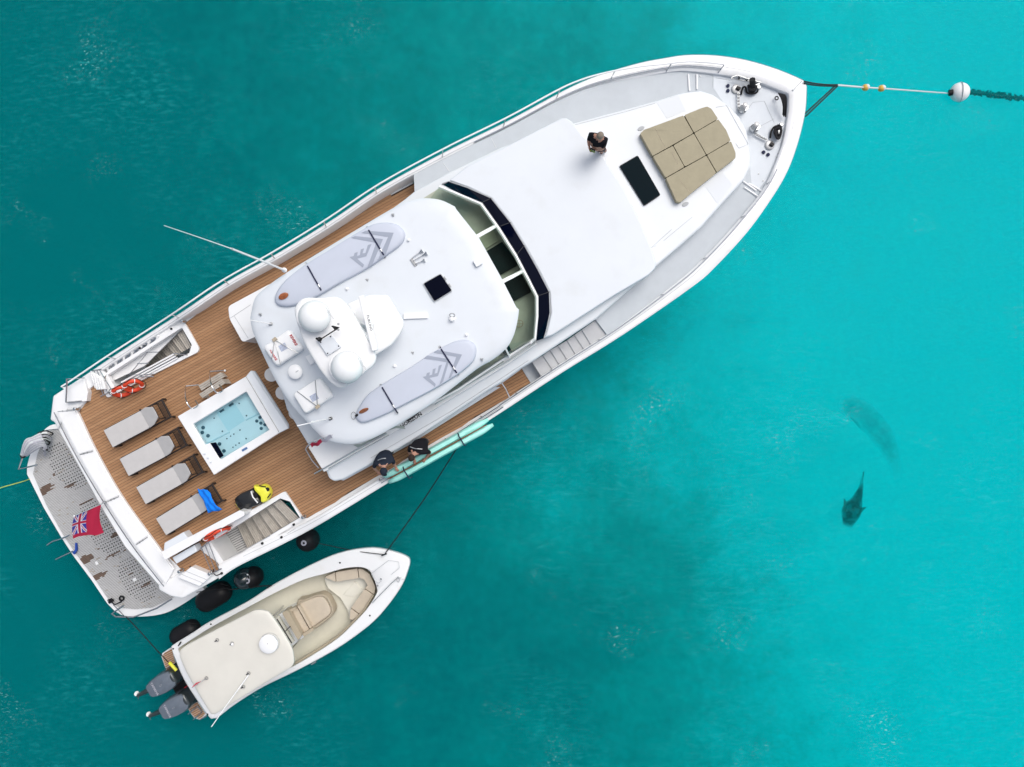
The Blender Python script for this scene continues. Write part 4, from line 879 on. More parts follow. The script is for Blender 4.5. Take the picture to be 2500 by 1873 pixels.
def copy_tree(o, parent=None):
    c = o.copy(); COL.objects.link(c); c.parent = parent
    for ch in list(o.children): copy_tree(ch, c)
    return c
lp = make_lounger()
spots = [((265, 1071), (404, 997), 'grey-cushioned dark-framed lounger nearest the orange lifebuoy and port stairs'),
         ((304, 1141), (443, 1067), 'second grey lounger from the port stairs, lined up with the tub steps corner'),
         ((345, 1210), (482, 1133), 'grey lounger beside the one with the blue towel, bare cushion'),
         ((394, 1286), (526, 1205), 'grey lounger with a blue towel over its backrest, nearest the starboard stairs')]
bpy.context.view_layer.update()
for i, (f, h, lab) in enumerate(spots):
    o = lp if i == 0 else copy_tree(lp)
    a, b = P(*f, 3.96), P(*h, 3.96); o.location = (a.x, a.y, ZD); o.rotation_euler = (0, 0, math.atan2(b.y - a.y, b.x - a.x)); o['label'] = lab
# blue towel
nx, ny = 16, 14; cor = [P(483, 1194, 4.30), P(505, 1196, 4.44), P(533, 1241, 4.44), P(508, 1248, 4.30)]
g = G(); rt = random.Random(5)
vs = []
for j in range(ny + 1):
    for i in range(nx + 1):
        u, v = i / nx, j / ny
        p = (cor[0] * (1 - u) + cor[1] * u) * (1 - v) + (cor[3] * (1 - u) + cor[2] * u) * v
        p = p + Vector((.03 * math.sin(v * 7) * (u - .3), .03 * math.cos(u * 9 + v * 3) * (abs(v - .5)), .035 * math.sin(u * 11 + v * 4) * math.sin(v * 9) + .03 - .12 * max(0, u - .8)))
        if v > .85: p += Vector((.10 * (v - .85) / .15 * (u), -.05 * (v - .85) / .15, -.15 * (v - .85)))
        vs.append(p)
g._add(vs, [(j * (nx + 1) + i, j * (nx + 1) + i + 1, (j + 1) * (nx + 1) + i + 1, (j + 1) * (nx + 1) + i) for j in range(ny) for i in range(nx)])
o = top('towel', g, blue, 'bright blue towel draped over the backrest of the last lounger', 'towel', smooth=True)
md = o.modifiers.new('thick', 'SOLIDIFY'); md.thickness = .025; md.offset = 1

# bar stools
for i, (c, lab) in enumerate((((662, 915), 'round white bar stool under the hardtop edge, nearest the port side'), ((689, 959), 'middle one of three round white stools along the bar'), ((721, 1008), 'round white bar stool under the hardtop edge, nearest the starboard side'))):
    st = thing('bar_stool', P(*c, ZD), lab, 'stool', 'round bar stools under the aft edge of the hardtop'); q = P(*c, 4.35); q.z = 0; ORG[st] = Vector((q.x, q.y, ZD)); st.location = ORG[st]
    G().lathe((q.x, q.y, 4.27), [(.20, 0), (.215, .03), (.21, .07), (.17, .09), (.02, .095)], 28).build('seat', mat('stool_vinyl', (.62, .61, .60), .5, noise=.03), st, smooth=True)
    G().lathe((q.x, q.y, ZD), [(.19, 0), (.18, .02), (.03, .04), (.025, .67)], 18).build('pedestal', steel, st, smooth=True)

# lifebuoys
def lifebuoy(c, z, tilt, lab, rr=.27):
    t = thing('lifebuoy', P(*c, z) - Vector((0, 0, .3)), lab, 'lifebuoy', 'orange lifebuoys on the aft deck')
    G().torus(P(*c, z), rr, .065, tilt, 32, 12).build('ring', orange, t, smooth=True)
    for k in range(4):
        a = R(45 + 90 * k); cc = P(*c, z) + tilt @ Vector((rr * math.cos(a), rr * math.sin(a), 0))
        G().torus(cc, .067, .014, tilt @ Matrix.Rotation(a, 3, 'Z') @ Matrix.Rotation(R(90), 3, 'X'), 14, 5).build('band', whitep, t, smooth=True)
    pts = [P(*c, z) + tilt @ Vector(((rr + .07 + .05 * abs(math.sin(2 * a))) * math.cos(a), (rr + .07 + .05 * abs(math.sin(2 * a))) * math.sin(a), .02 * math.sin(5 * a))) for a in [i * math.pi / 20 for i in range(41)]]
    G().tube(pts, .012, 5).build('grab_line', ropeb, t)
    return t
ZR = lambda a: Matrix.Rotation(R(a), 3, 'Z')
lifebuoy((298, 955), 3.98, ZR(25) @ Matrix.Rotation(R(66), 3, 'X'), 'orange lifebuoy hung on the port stairwell rail, aft one of the overlapping pair', .24)
lifebuoy((325, 942), 4.02, ZR(27) @ Matrix.Rotation(R(62), 3, 'X'), 'orange lifebuoy hung on the port stairwell rail, forward one of the overlapping pair', .24)
lifebuoy((530, 1303), 3.92, ZR(30) @ Matrix.Rotation(R(80), 3, 'X'), 'orange lifebuoy hung edge-on on the low white wall by the starboard stairs', .37)

# sea scooter
B = thing('sea_scooter', P(620, 1215, ZD), 'black and yellow sea scooter lying on the teak beside the starboard stairs', 'sea scooter')
bk = smooth([(576, 1216), (585, 1207), (597, 1200), (612, 1194), (621, 1191), (630, 1203), (641, 1222), (634, 1232), (618, 1238), (601, 1248), (588, 1243), (578, 1229)], 3, True)
G().dome(bk, ZD + .12, .1, .2).build('body', mat('scooter_black', (.010, .011, .012), .3, coat=.4), B, smooth=True)
ye = smooth([(622, 1184), (633, 1186), (644, 1182), (655, 1187), (662, 1200), (659, 1214), (652, 1224), (642, 1226), (640, 1214), (633, 1205), (625, 1196)], 3, True)
G().dome(ye, ZD + .16, .14, .18).build('nose', yellow, B, smooth=True)
G().tube([P(576, 1222, ZD + .1), P(577, 1232, ZD + .1), P(588, 1246, ZD + .1), P(596, 1250, ZD + .1)], .02, 6).build('tail_trim', yellow, B)
G().tube([P(613, 1200, ZD + .30), P(617, 1213, ZD + .345), P(629, 1228, ZD + .28)], .022, 6).build('stripe', whitep, B, smooth=True)
for c, r in (((623, 1210), .09), ((588, 1232), .08), ((653, 1195), .065), ((601, 1219), .07)): G().lathe(P(*c, ZD + .28), [(r, 0), (r, .03), (r * .7, .035)], 16).build('cap', black, B, smooth=True)
for a, b in (((633, 1186), (649, 1189)), ((653, 1216), (661, 1205))): G().tube([P(*a, ZD + .34), P(*lerp(a, b, .5), ZD + .37), P(*b, ZD + .33)], .018, 6).build('handle', black, B, smooth=True)

# ensign on its staff over the stern
E = thing('ensign_flag', P(256, 1227, 3.9), 'red ensign with a union canton on a staff over the swim platform', 'flag')
G().tube([P(256, 1227, 3.85), P(181, 1260, 4.1)], .016, 6).build('flag_staff', steel, E, smooth=True); G().ball(P(181, 1260, 4.1), .03, 8).build('staff_knob', whitep, E); G().lathe(P(258, 1226, 3.70), [(.04, 0), (.03, .16)], 10).build('staff_socket', dsteel, E)
nx, ny = 60, 44; g = G(); vs = []
c0, c1, c2, c3 = P(182, 1258, 4.08), P(247, 1233, 3.9), P(254, 1299, 3.35), P(179, 1316, 3.45)
for j in range(ny + 1):
    for i in range(nx + 1):
        u, v = i / nx, j / ny; p = (c0 * (1 - u) + c1 * u) * (1 - v) + (c3 * (1 - u) + c2 * u) * v
        w = math.sin(u * 9 + v * 2.5) * .05 * v ** .6 + math.sin(u * 17 + v * 5) * .018 * v
        vs.append(p + Vector((w * .6 + .09 * math.sin(v * 3.1) * (-1 if u > .9 else -.6), w * .5 + (.05 * math.sin(u * 6.2) * v), w)))
fs = []; mi = []
def jack(u, v):       # u across 0..1, v down 0..1 of the canton
    x, y = (u - .5) * 2, (v - .5)
    if abs(x) < .10 * 1 or abs(y) < .10: return 0 
    if abs(x) < .17 or abs(y) < .165: return 2
    for s in (1, -1):
        d = y - s * x * .5
        if abs(d) < .035: return 0
        if abs(d) < .105: return 2
    return 1
for j in range(ny):
    for i in range(nx):
        fs.append((j * (nx + 1) + i, j * (nx + 1) + i + 1, (j + 1) * (nx + 1) + i + 1, (j + 1) * (nx + 1) + i))
        u, v = (i + .5) / nx, (j + .5) / ny
        mi.append(jack(v / .86, u / .48) if (u < .48 and v < .86) else 0)
g.v = vs; g.f = fs; g.m = mi; g.build('flag_cloth', [red_f, blue_f, white_f], E, smooth=True)
# burgee at the hardtop corner
Bf = thing('burgee_flag', P(790, 1066, 6.6), 'small faded red and white flag trailing off the aft corner of the hardtop', 'flag')
g = G(); vs = [P(*lerp((808, 1062), (757, 1085), i / 12), 6.7 - .04 * i + .05 * math.sin(i)) + Vector((0, -.11 * j / 3 + .03 * math.sin(i * 1.3), -.06 * j)) for j in range(4) for i in range(13)]
g._add(vs, [(j * 13 + i, j * 13 + i + 1, (j + 1) * 13 + i + 1, (j + 1) * 13 + i) for j in range(3) for i in range(12)]); g.m = [0 if (k % 12) > 5 else 1 for k in range(36)]
g.build('cloth', [red_f, mat('faded_pink', (.62, .55, .62), .8)], Bf, smooth=True)

# coil of mooring line hung on the port platform handle
CO = thing('mooring_rope_coil', P(90, 1090, .9), 'bundle of grey and black striped mooring rope hung over the port platform handle', 'rope')
rc = random.Random(11)
for k in range(22):
    t = k / 21; a = lerp((56, 1111), (92, 1062), t * .3); sp1 = (53 + 12 * t, 1113 - 2 * t)
    mid = lerp((66, 1082), (90, 1100), t); e = lerp((100, 1062), (112, 1098), t); z = 1.35 - .3 * abs(t - .4)
    pts = smooth([(sp1[0], sp1[1], 1.1), (mid[0] - 3, mid[1] - 4, z + .15), (mid[0] + 14, mid[1] - 12, z + .12), (e[0], e[1] - 3, z)], 4)
    G().tube([P(*p) for p in pts], .055, 6).build('rope_strand', ropeg if k % 4 else ropew, CO, smooth=True)
for k in range(12):
    t = k / 11; a = lerp((92, 1058), (105, 1096), t); e = lerp((128, 1058), (112, 1108), t + rc.uniform(-.1, .1)); q = lerp(a, e, .5); j = rc.uniform(3, 8)
    pts = smooth([(a[0], a[1], 1.25), (q[0], q[1] - j, 1.2), (e[0], e[1], .95), (e[0] - 3, e[1] + 5, .9), (q[0] - 2, q[1] + 3, 1.05)], 4)
    G().tube([P(*p) for p in pts], .024, 6).build('loop_end', (ropeb, ropew, ropeb, ropeg)[k % 4], CO, smooth=True)
G().tube([P(50, 1112, 1.15), P(53, 1118, 1.18), P(62, 1115, 1.15)], .03, 6).build('tie', ropeb, CO, smooth=True)
# small black reel and rope on the starboard corner of the platform
g = G().torus(P(297, 1461, .74), .075, .03, seg=18); g.tube([P(*p, .72) for p in [(297, 1469), (280, 1476), (272, 1470)]], .02, 6)
top('hose_reel', g, black, 'small black round hose coil on the starboard corner of the swim platform', 'hose', smooth=True)
g = G().box(P(271, 1468, .76), (.10, .16, .1), R(-55)).box(P(268, 1464, .80), (.14, .05, .08), R(20)).tube([P(276, 1476, .74), P(290, 1490, .70), P(302, 1503, .66)], .012, 5)
top('shackle_block', g, black, 'black metal shackle block at the starboard edge of the swim platform', 'shackle', bevel=.01)

# life rafts on the hardtop
def raft(q, lab, flip, txt):
    c = lerp(lerp(q[0], q[1], .5), lerp(q[2], q[3], .5), .5); t = thing('life_raft', P(*c, ZT - .03), lab, 'life raft', 'white life raft canisters on the hardtop')
    z = ZT + .22
    G().prism(rnd(shrink(q, 1), 8), z - .10, .17).build('canister_base', gel2, t, bevel=.03, seg=3)
    G().dome(rnd(q, 9, 5), z - .09, .03, .12).build('canister_lid', whitep, t, smooth=True)
    for a, b in ((lerp(q[1], q[0], .22), lerp(q[2], q[3], .22)), (lerp(q[1], q[0], .80), lerp(q[2], q[3], .80))): G().tube([P(*lerp(a, b, .08), z + .005), P(*lerp(a, b, .92), z + .005)], .006, 4).build('lid_groove', seam_m, t)
    k = lerp(q[0], q[1], .42) if not flip else lerp(q[3], q[2], .42)
    ends = [lerp(q[3], q[2], .12), lerp(q[3], q[2], .75), lerp(q[0], q[3], .6)] if not flip else [lerp(q[0], q[1], .15), lerp(q[0], q[1], .8), lerp(q[3], q[2], .5)]
    for e in ends: G().tube([P(*k, z + .055), P(*lerp(k, e, .5), z + .06), P(*e, z + .01)], .010, 5).build('lashing_cord', dsteel, t)
    G().box(P(*k, z + .05), (.12, .09, .07), R(40)).build('release_clip', tan_d, t, bevel=.01)
    G().prism(quad(c[0] - 2 if not flip else c[0] + 2, c[1] - 2 if not flip else c[1] + 5, 18, 16, 30), z + .036, .004).build('instruction_label', label_m, t)
    if txt:
        letters('raft_lettering', txt, P(*lerp(lerp(q[1], q[2], .45), lerp(q[0], q[3], .45), .12), z + .02), .10, R(-60), red_t, t, .003, heavy=.003)
        letters('raft_lettering', txt, P(*lerp(lerp(q[1], q[2], .5), lerp(q[0], q[3], .5), .88), z + .015), .10, R(-60), red_t, t, .003, heavy=.003)
raft([(643, 848), (708, 803), (744, 852), (677, 896)], 'white life raft canister lettered in red, on the port side of the hardtop', False, 'REVERE')
raft([(715, 962), (783, 920), (816, 968), (746, 1012)], 'white life raft canister without red letters, on the starboard side of the hardtop', True, None)

# padded paddle boards on the hardtop
def board(out, logos, finc, straps, lab, fin2, leash=None):
    c = (sum(p[0] for p in out) / len(out), sum(p[1] for p in out) / len(out)); t = thing('paddleboard', P(*c, ZT), lab, 'paddleboard', 'lilac-grey paddleboards strapped to the hardtop')
    z = ZT + .05
    o = G().dome(smooth(out, 4, True), z, .07, .08, steps=((1, 0), (.99, .35), (.965, .7), (.92, .9), (.6, .98), (.3, 1))).build('board', board_m, t, smooth=True)
    for q in logos:
        G().prism(q, z + .086, .005).build('chevron_logo', logo_m, t)
    d = Matrix.Rotation(R(28), 3, 'Z') @ Matrix.Rotation(R(22 if fin2 else 52), 3, 'X')
    G().ball(P(*finc, z + .13), .145, 20, .12, 1.0, .58, tilt=d).build('fin', wood, t, smooth=True)
    for a, b in straps:
        a3, b3 = P(*a, z - .06), P(*b, z - .06); am, bm = P(*lerp(a, b, .08), z + .10), P(*lerp(a, b, .92), z + .10)
        s = G().tube([a3, am, am.lerp(bm, .5) + Vector((0, 0, .012)), bm, b3], .020, 6, flat=.5).build('strap', navy, t)
        G().box(am.lerp(bm, .82), (.10, .04, .03), math.atan2((bm - am).y, (bm - am).x)).build('buckle', steel, s, bevel=.006)
        for e, u in ((a3, -1), (b3, 1)): G().torus(e + Vector((0, 0, .04)), .03, .009, seg=12, sg=5).build('lashing_ring', dsteel, s)
    if leash:
        G().torus(P(*leash, z + .02), .10, .006, seg=24, sg=5, sx=.65).build('leash', ropeb, t); G().box(P(leash[0] + 8, leash[1] - 1, z + .04), (.09, .06, .06), R(40)).build('leash_plug', black, t)
z6 = lambda l: [(650 + x * .1627, 530 + y * .1627) for x, y in l]; z8 = lambda l: [(840 + x * .1582, 820 + y * .1582) for x, y in l]
lg1 = [z6([(1425, 238), (1495, 206), (1912, 236), (1790, 560), (1665, 665), (1830, 295)]), z6([(1272, 312), (1330, 285), (1752, 330), (1590, 712), (1518, 757), (1650, 388)]), z6([(1248, 600), (1312, 586), (1325, 540), (1372, 525), (1362, 585), (1405, 570), (1420, 485), (1468, 470), (1445, 545), (1488, 540), (1525, 420), (1580, 405), (1500, 590), (1365, 625), (1468, 715), (1450, 758)])]
lg2 = [z8([(1380, 258), (1440, 218), (1820, 290), (1650, 640), (1612, 665), (1732, 325)]), z8([(1228, 347), (1282, 305), (1630, 362), (1530, 700), (1472, 757), (1580, 408)]), z8([(1212, 635), (1265, 622), (1278, 575), (1325, 562), (1316, 612), (1358, 600), (1370, 515), (1415, 500), (1398, 585), (1440, 570), (1462, 460), (1512, 445), (1450, 622), (1318, 652), (1415, 745), (1400, 787)])]
board([(989, 574), (979, 555), (959, 545), (932, 544), (904, 551), (855, 579), (800, 613), (754, 641), (713, 671), (687, 696), (672, 722), (674, 740), (690, 748), (720, 746), (774, 725), (829, 693), (894, 658), (925, 637), (948, 621), (979, 597)], lg1, (692, 723), [((748, 645), (787, 714)), ((897, 557), (940, 628))], 'lilac-grey paddleboard with chevron logo on the port side of the hardtop', True)
board([(1163, 855), (1158, 840), (1141, 830), (1109, 834), (1061, 858), (1030, 878), (998, 899), (935, 937), (900, 962), (880, 988), (869, 1012), (874, 1027), (890, 1032), (935, 1015), (973, 996), (1054, 954), (1109, 921), (1141, 897), (1158, 878)], lg2, (888, 1003), [((930, 941), (970, 1008)), ((1074, 848), (1118, 915))], 'lilac-grey paddleboard with chevron logo and leash on the starboard side of the hardtop', False, (863, 1015))

# mint boards racked on edge outside the starboard rail
def rack_board(a, b, lab, sx):
    pa, pb = P(*a, 4.62), P(*b, 4.62); d = pb - pa; L = d.length; t = thing('mint_paddleboard', ((pa + pb) / 2) - Vector((0, 0, .75)), lab, 'paddleboard', 'mint paddleboards racked on edge outside the rail')
    u = d.normalized(); w = Vector((-u.y, u.x, 0)); g = G(); n = 26; th = .22; sec = 10
    for i in range(n + 1):
        k = i / n; s = math.sin(math.pi * min(1, max(.0, k))) ** .35 if 0 < k < 1 else .0
        hgt = .38 * (s if s > .12 else .12); tt = th / 2 * min(1, .45 + 6 * min(k, 1 - k)) 
        c = pa + d * k + Vector((0, 0, -.38 - .06 * (1 - s)))
        for q in range(sec):
            al = 2 * math.pi * q / sec
            g.v.append(c + w * math.copysign(abs(math.cos(al)) ** .6, math.cos(al)) * tt + Vector((0, 0, math.copysign(abs(math.sin(al)) ** .6, math.sin(al)) * hgt)))
    for i in range(n):
        for q in range(sec): g.f.append((i * sec + q, i * sec + (q + 1) % sec, (i + 1) * sec + (q + 1) % sec, (i + 1) * sec + q))
    g.f += [tuple(range(sec))[::-1], tuple(n * sec + q for q in range(sec))]; g.m = [0] * len(g.f)
    g.build('board', mint, t, smooth=True, angle=60)
    tr = [pa + d * (.04 + .92 * i / 20) + w * sx * .100 + Vector((0, 0, -.01 - .12 * (abs(i - 10) / 10) ** 4)) for i in range(21)]
    G().tube(tr, .014, 5).build('edge_trim', brownedge, t)
    return t
rack_board((930, 1170), (1191, 1026), 'mint paddleboard on edge in the rack, the inner one against the rail', -1)
rack_board((943, 1183), (1203, 1039), 'mint paddleboard on edge in the rack, the outer one over the water', 1)
for c, d in (((984, 1139), (999, 1168)), ((1118, 1058), (1134, 1088))):
    a, b = P(*c, 4.5), P(*d, 4.64); m_ = a.lerp(b, .5); m_.z = 4.68
    top('rack_strap', G().tube([a, a.lerp(m_, .5) + Vector((0, 0, .1)), m_, b, b - Vector((-.02, .02, .5))], .02, 6), navy, 'black strap round the two mint boards, ' + ('the aft one by the crew' if c[0] < 1000 else 'the forward one clear of the crew'), 'strap', 'straps round the mint boards')

# ropes on the fore deck
def rope(name, pts, r, m, lab, cat='rope', group=None, n=5, seg=6):
    return top(name, G().tube([P(*p) for p in smooth(pts, n)], r, seg), m, lab, cat, group, smooth=True)
z17 = lambda x, y, z: (1740 + x * .1508, 150 + y * .1508, z)
g = G().tube([P(*p) for p in smooth([z17(460, 540, 4.36), z17(485, 430, 4.36), z17(530, 420, 4.38), z17(550, 500, 4.38), z17(620, 525, 4.4), z17(700, 510, 4.4), z17(735, 470, 4.42)], 5)], .028, 6)
for k in range(6): g.torus(P(*z17(640, 400 + 12 * k, 4.42 + .03 * (k % 3))), .11, .03, Matrix.Rotation(.3 * (k - 3), 3, 'X'), 16, 6, sx=1.1 - .06 * k)
g.tube([P(*z17(640, 290, 4.7)), P(*z17(650, 400, 4.5))], .09, 8)
top('cleated_rope', g, ropeb, 'black mooring rope wound on the port bow cleat beside the anchor bracket', 'rope', 'black ropes at the bow', smooth=True)
g = G().tube([P(*p) for p in smooth([z17(930, 1240, 4.36), z17(950, 1130, 4.38), z17(1000, 1060, 4.42), z17(1070, 1040, 4.42)], 5)], .028, 6)
for k in range(6): g.torus(P(*z17(1055, 1090 + 22 * k, 4.42 + .03 * (k % 3))), .10, .032, Matrix.Rotation(.3 * (k - 3), 3, 'Y'), 16, 6)
top('cleated_rope', g, ropeb, 'black mooring rope wound on the starboard bow cleat near the lower windlass', 'rope', 'black ropes at the bow', smooth=True)
g = G(); rr_ = random.Random(4)
for k in range(9):
    o_ = k * 13; g.tube([P(*p) for p in smooth([z17(1060 + o_ * 1.0, 510 + o_ * .25, 4.7), z17(1110 + o_ * .8, 600, 4.7), z17(1140 + o_ * .5, 740 + rr_.uniform(-20, 20), 4.6), z17(1135 + o_ * .45, 890 + rr_.uniform(-25, 15), 4.45)], 5)], .016, 6)
g.torus(P(*z17(1035, 595, 4.4)), .05, .018, seg=16, sg=6)
top('hanging_rope_coil', g, ropeb, 'long black rope coil hanging inside the bow bulwark above the starboard cleat', 'rope', 'black ropes at the bow', smooth=True)

# ---------------------------------------------------------------- people
def person(name, J, bones, region_mats, mats, root, parts, lab, at):
    """J: joint -> (px, py, z, radius); one continuous skinned body"""
    t = thing(name, at, lab, 'person')
    names = list(J); idx = {k: i for i, k in enumerate(names)}
    me = bpy.data.meshes.new('body'); pos = {k: P(*J[k][:3]) - Vector(at) for k in names}
    me.from_pydata([pos[k] for k in names], [(idx[a], idx[b]) for a, b, _ in bones], [])
    o = bpy.data.objects.new('tmp', me); COL.objects.link(o)
    sk = o.modifiers.new('s', 'SKIN'); sk.use_smooth_shade = True
    for k in names:
        v = me.skin_vertices[0].data[idx[k]]; r = J[k][3]; v.radius = (r, r) if not isinstance(r, tuple) else r; v.use_root = (k == root)
    sb = o.modifiers.new('d', 'SUBSURF'); sb.levels = 2; sb.render_levels = 2
    dg = bpy.context.evaluated_depsgraph_get(); m2 = bpy.data.meshes.new_from_object(o.evaluated_get(dg)); bpy.data.objects.remove(o)
    m2.materials.clear()
    for m in mats: m2.materials.append(m)
    for p in m2.polygons:
        c = p.center; best = (9, 0)
        for a, b, mi in bones:
            A, Bp = pos[a], pos[b]; ab = Bp - A; s = max(0, min(1, (c - A).dot(ab) / ab.length_squared)); d = (c - A - ab * s).length - .3 * (max(J[a][3]) if isinstance(J[a][3], tuple) else J[a][3])
            if d < best[0]: best = (d, mi if not isinstance(mi, tuple) else (mi[0] if s < mi[2] else mi[1]))
        p.material_index = best[1]; p.use_smooth = True
    b = bpy.data.objects.new('body', m2); COL.objects.link(b); b.parent = t
    return t
def head(t, c, r, face, hair, skinm, beard=None, cap=None):
    """face: direction the face looks (world vector)"""
    c = Vector(c); f = Vector(face).normalized(); q = f.to_track_quat('Y', 'Z').to_matrix()
    G().ball(c, r, 20, 1.25, .88, 1.08, tilt=q).build('head', skinm, t, smooth=True)
    hd = t.children[-1] if False else None
    def loc(x, y, z): return c + q @ Vector((x, y, z))
    for s in (-1, 1):
        G().ball(loc(s * r * .36, r * .95, r * .12), r * .13, 8).build('eye', dark_logo, t); G().ball(loc(s * r * .90, 0, 0), r * .26, 10, 1.0, .4, .8, tilt=q).build('ear', skinm, t, smooth=True)
    G().tube([loc(0, r * 1.02, r * .2), loc(0, r * 1.2, -r * .12)], r * .10, 6, r2=r * .17).build('nose', skinm, t, smooth=True)
    G().tube([loc(-r * .3, r * .98, -r * .5), loc(0, r * 1.03, -r * .52), loc(r * .3, r * .98, -r * .5)], r * .05, 5).build('mouth', brownedge, t)
    if hair: G().ball(loc(0, -r * .16, r * .22), r * 1.02, 18, 1.12, .93, 1.02, tilt=q).build('hair', hair, t, smooth=True)
    if beard: G().ball(loc(0, r * .50, -r * .66), r * .62, 14, .8, 1.05, .8, tilt=q).build('beard', beard, t, smooth=True)
    if cap:
        G().ball(loc(0, -r * .05, r * .3), r * 1.1, 18, 1.1, .95, 1.08, tilt=q).build('cap', cap, t, smooth=True)
        G().ball(loc(0, r * 1.15, r * .42), r * .85, 14, .1, 1.0, .9, tilt=q).build('cap_peak', cap, t, smooth=True)
def hand(t, wrist, tip, palmn, r=.035):
    """five separate curled fingers off a palm"""
    w = Vector(wrist); d = (Vector(tip) - w).normalized(); nrm = Vector(palmn).normalized(); side = d.cross(nrm).normalized()
    g = G().tube([w - d * .02, w + d * .05, w + d * .09], r, 8, flat=.55)
    for k, ln in enumerate((.065, .075, .07, .055)):
        b = w + d * .085 + side * (k - 1.5) * .02
        g.tube([b, b + d * ln * .5 + nrm * .006, b + d * ln * .85 + nrm * .03, b + d * ln * .8 + nrm * .055], .0095, 6)
    b = w + d * .03 - side * .035; g.tube([b, b - side * .025 + d * .03 + nrm * .01, b - side * .015 + d * .06 + nrm * .03], .011, 6)
    g.build('hand', skin, t, smooth=True)
W_ = lambda *p: P(*p)
# man with the drone controller on the fore deck
JC = {'hip': (1464, 358, 5.66, (.19, .16)), 'belly': (1460, 350, 5.86, (.25, .20)), 'chest': (1459, 338, 6.12, (.24, .18)), 'neck': (1463, 335, 6.32, .06), 'skull': (1465, 331, 6.45, .07),
      'sl': (1443, 328, 6.15, .11), 'el': (1437, 345, 5.95, .055), 'wl': (1439, 360, 5.86, .036), 'sr': (1477, 344, 6.15, .11), 'er': (1473, 361, 5.95, .055), 'wr': (1455, 364, 5.86, .036),
      'hl': (1459, 361, 5.55, .10), 'kl': (1463, 365, 5.18, .07), 'al': (1470, 371, 4.84, .05), 'tl': (1466, 376, 4.80, .045),
      'hr': (1471, 362, 5.55, .10), 'kr': (1474, 365, 5.18, .07), 'ar': (1478, 367, 4.84, .05), 'tr': (1475, 373, 4.80, .045)}
BN = lambda sh, so_: [('hip', 'belly', sh), ('belly', 'chest', sh), ('chest', 'neck', (sh, 0, .7)), ('neck', 'skull', 0), ('chest', 'sl', sh), ('sl', 'el', (sh, 0, .75)), ('el', 'wl', 0), ('chest', 'sr', sh), ('sr', 'er', (sh, 0, .75)), ('er', 'wr', 0),
      ('hip', 'hl', so_), ('hl', 'kl', (so_, 0, .85)), ('kl', 'al', 0), ('al', 'tl', so_), ('hip', 'hr', so_), ('hr', 'kr', (so_, 0, .85)), ('kr', 'ar', 0), ('ar', 'tr', so_)]
M_c = person('person', JC, BN(1, 2), None, [skin, shirtb, shorts], 'hip', None, 'man in a black lettered T-shirt holding a drone controller beside the coachroof', P(1466, 368, 4.76))
hc = P(1465, 332, 6.50)
head(M_c, hc, .105, (-.45, -.75, -.75), hairg, skin, beard=hairg)
hand(M_c, P(1439, 361, 5.86), P(1442, 367, 5.86), (0, 0, 1)); hand(M_c, P(1454, 365, 5.86), P(1448, 367, 5.86), (0, 0, 1))
tl = R(-32); nrm = Vector((-.35, -.55, .75)).normalized()
def on_shirt(c, z, txt, sz, m):
    letters('shirt_lettering', txt, P(*c, z), sz, tl, m, M_c, .003, tilt=R(38), heavy=.004)
on_shirt((1455, 343), 6.155, 'TRIBE', .085, whitep); on_shirt((1452.5, 347.5), 6.105, 'SHARK', .078, whitep); on_shirt((1449.5, 351.5), 6.05, '~~~', .06, mat('teal_print', (.02, .16, .25), .8))
ct = thing('drone_controller', P(1446, 367, 5.84), 'small black drone controller with green lights in the hands of the bow man', 'controller')
G().box(P(1446, 367, 5.93), (.16, .10, .035), R(-25)).build('controller_body', black, ct, bevel=.012)
G().box(P(1448, 370, 5.97), (.12, .07, .012), R(-25), rx=-.5).build('screen', mat('screen_green', (.12, .18, .08), .2), ct); 
for s in (-1, 1): G().tube([P(1446 + 3 * s, 366 + s, 5.94), P(1446 + 3 * s, 366 + s, 5.98)], .006, 6).build('stick', dsteel, ct); G().ball(P(1446 + 5 * s, 370 + 2 * s, 5.95), .012, 8).build('indicator', yellow, ct)
# two crew leaning over the starboard rail
JA = {'hip': (1030, 1078, 4.55, (.17, .14)), 'belly': (1028, 1083, 4.80, (.21, .18)), 'chest': (1020, 1094, 5.00, (.24, .17)), 'neck': (1010, 1108, 5.07, .06), 'skull': (1006, 1115, 5.07, .07),
      'sl': (1002, 1089, 5.0, .085), 'el': (999, 1104, 4.72, .06), 'wl': (1012, 1124, 4.62, .036), 'sr': (1041, 1103, 5.0, .085), 'er': (1050, 1104, 4.80, .055), 'wr': (1039, 1120, 4.64, .036),
      'hl': (1023, 1082, 4.45, .10), 'kl': (1022, 1088, 4.08, .07), 'al': (1026, 1085, 3.68, .05), 'tl': (1021, 1093, 3.65, .045), 'hr': (1038, 1076, 4.45, .10), 'kr': (1042, 1078, 4.08, .07), 'ar': (1046, 1074, 3.68, .05), 'tr': (1044, 1083, 3.65, .045)}
M_a = person('person', JA, BN(1, 2), None, [skin, shirtb, shorts], 'hip', None, 'bare-headed person in black shirt with a white stripe leaning over the starboard rail', P(1034, 1080, ZD))
head(M_a, P(1005, 1117, 5.07), .105, (-.2, -.8, -.75), hairb, skin)
hand(M_a, P(1039, 1120, 4.64), P(1034, 1127, 4.62), (0, 0, -1)); hand(M_a, P(1012, 1124, 4.62), P(1014, 1132, 4.6), (0, 0, -1))
G().tube([P(*p) for p in smooth([(1001, 1091, 5.20), (1012, 1095, 5.22), (1020, 1096, 5.23), (1031, 1097, 5.2)], 4)], .012, 6, flat=.4).build('shirt_stripe', dsteel, M_a, smooth=True)
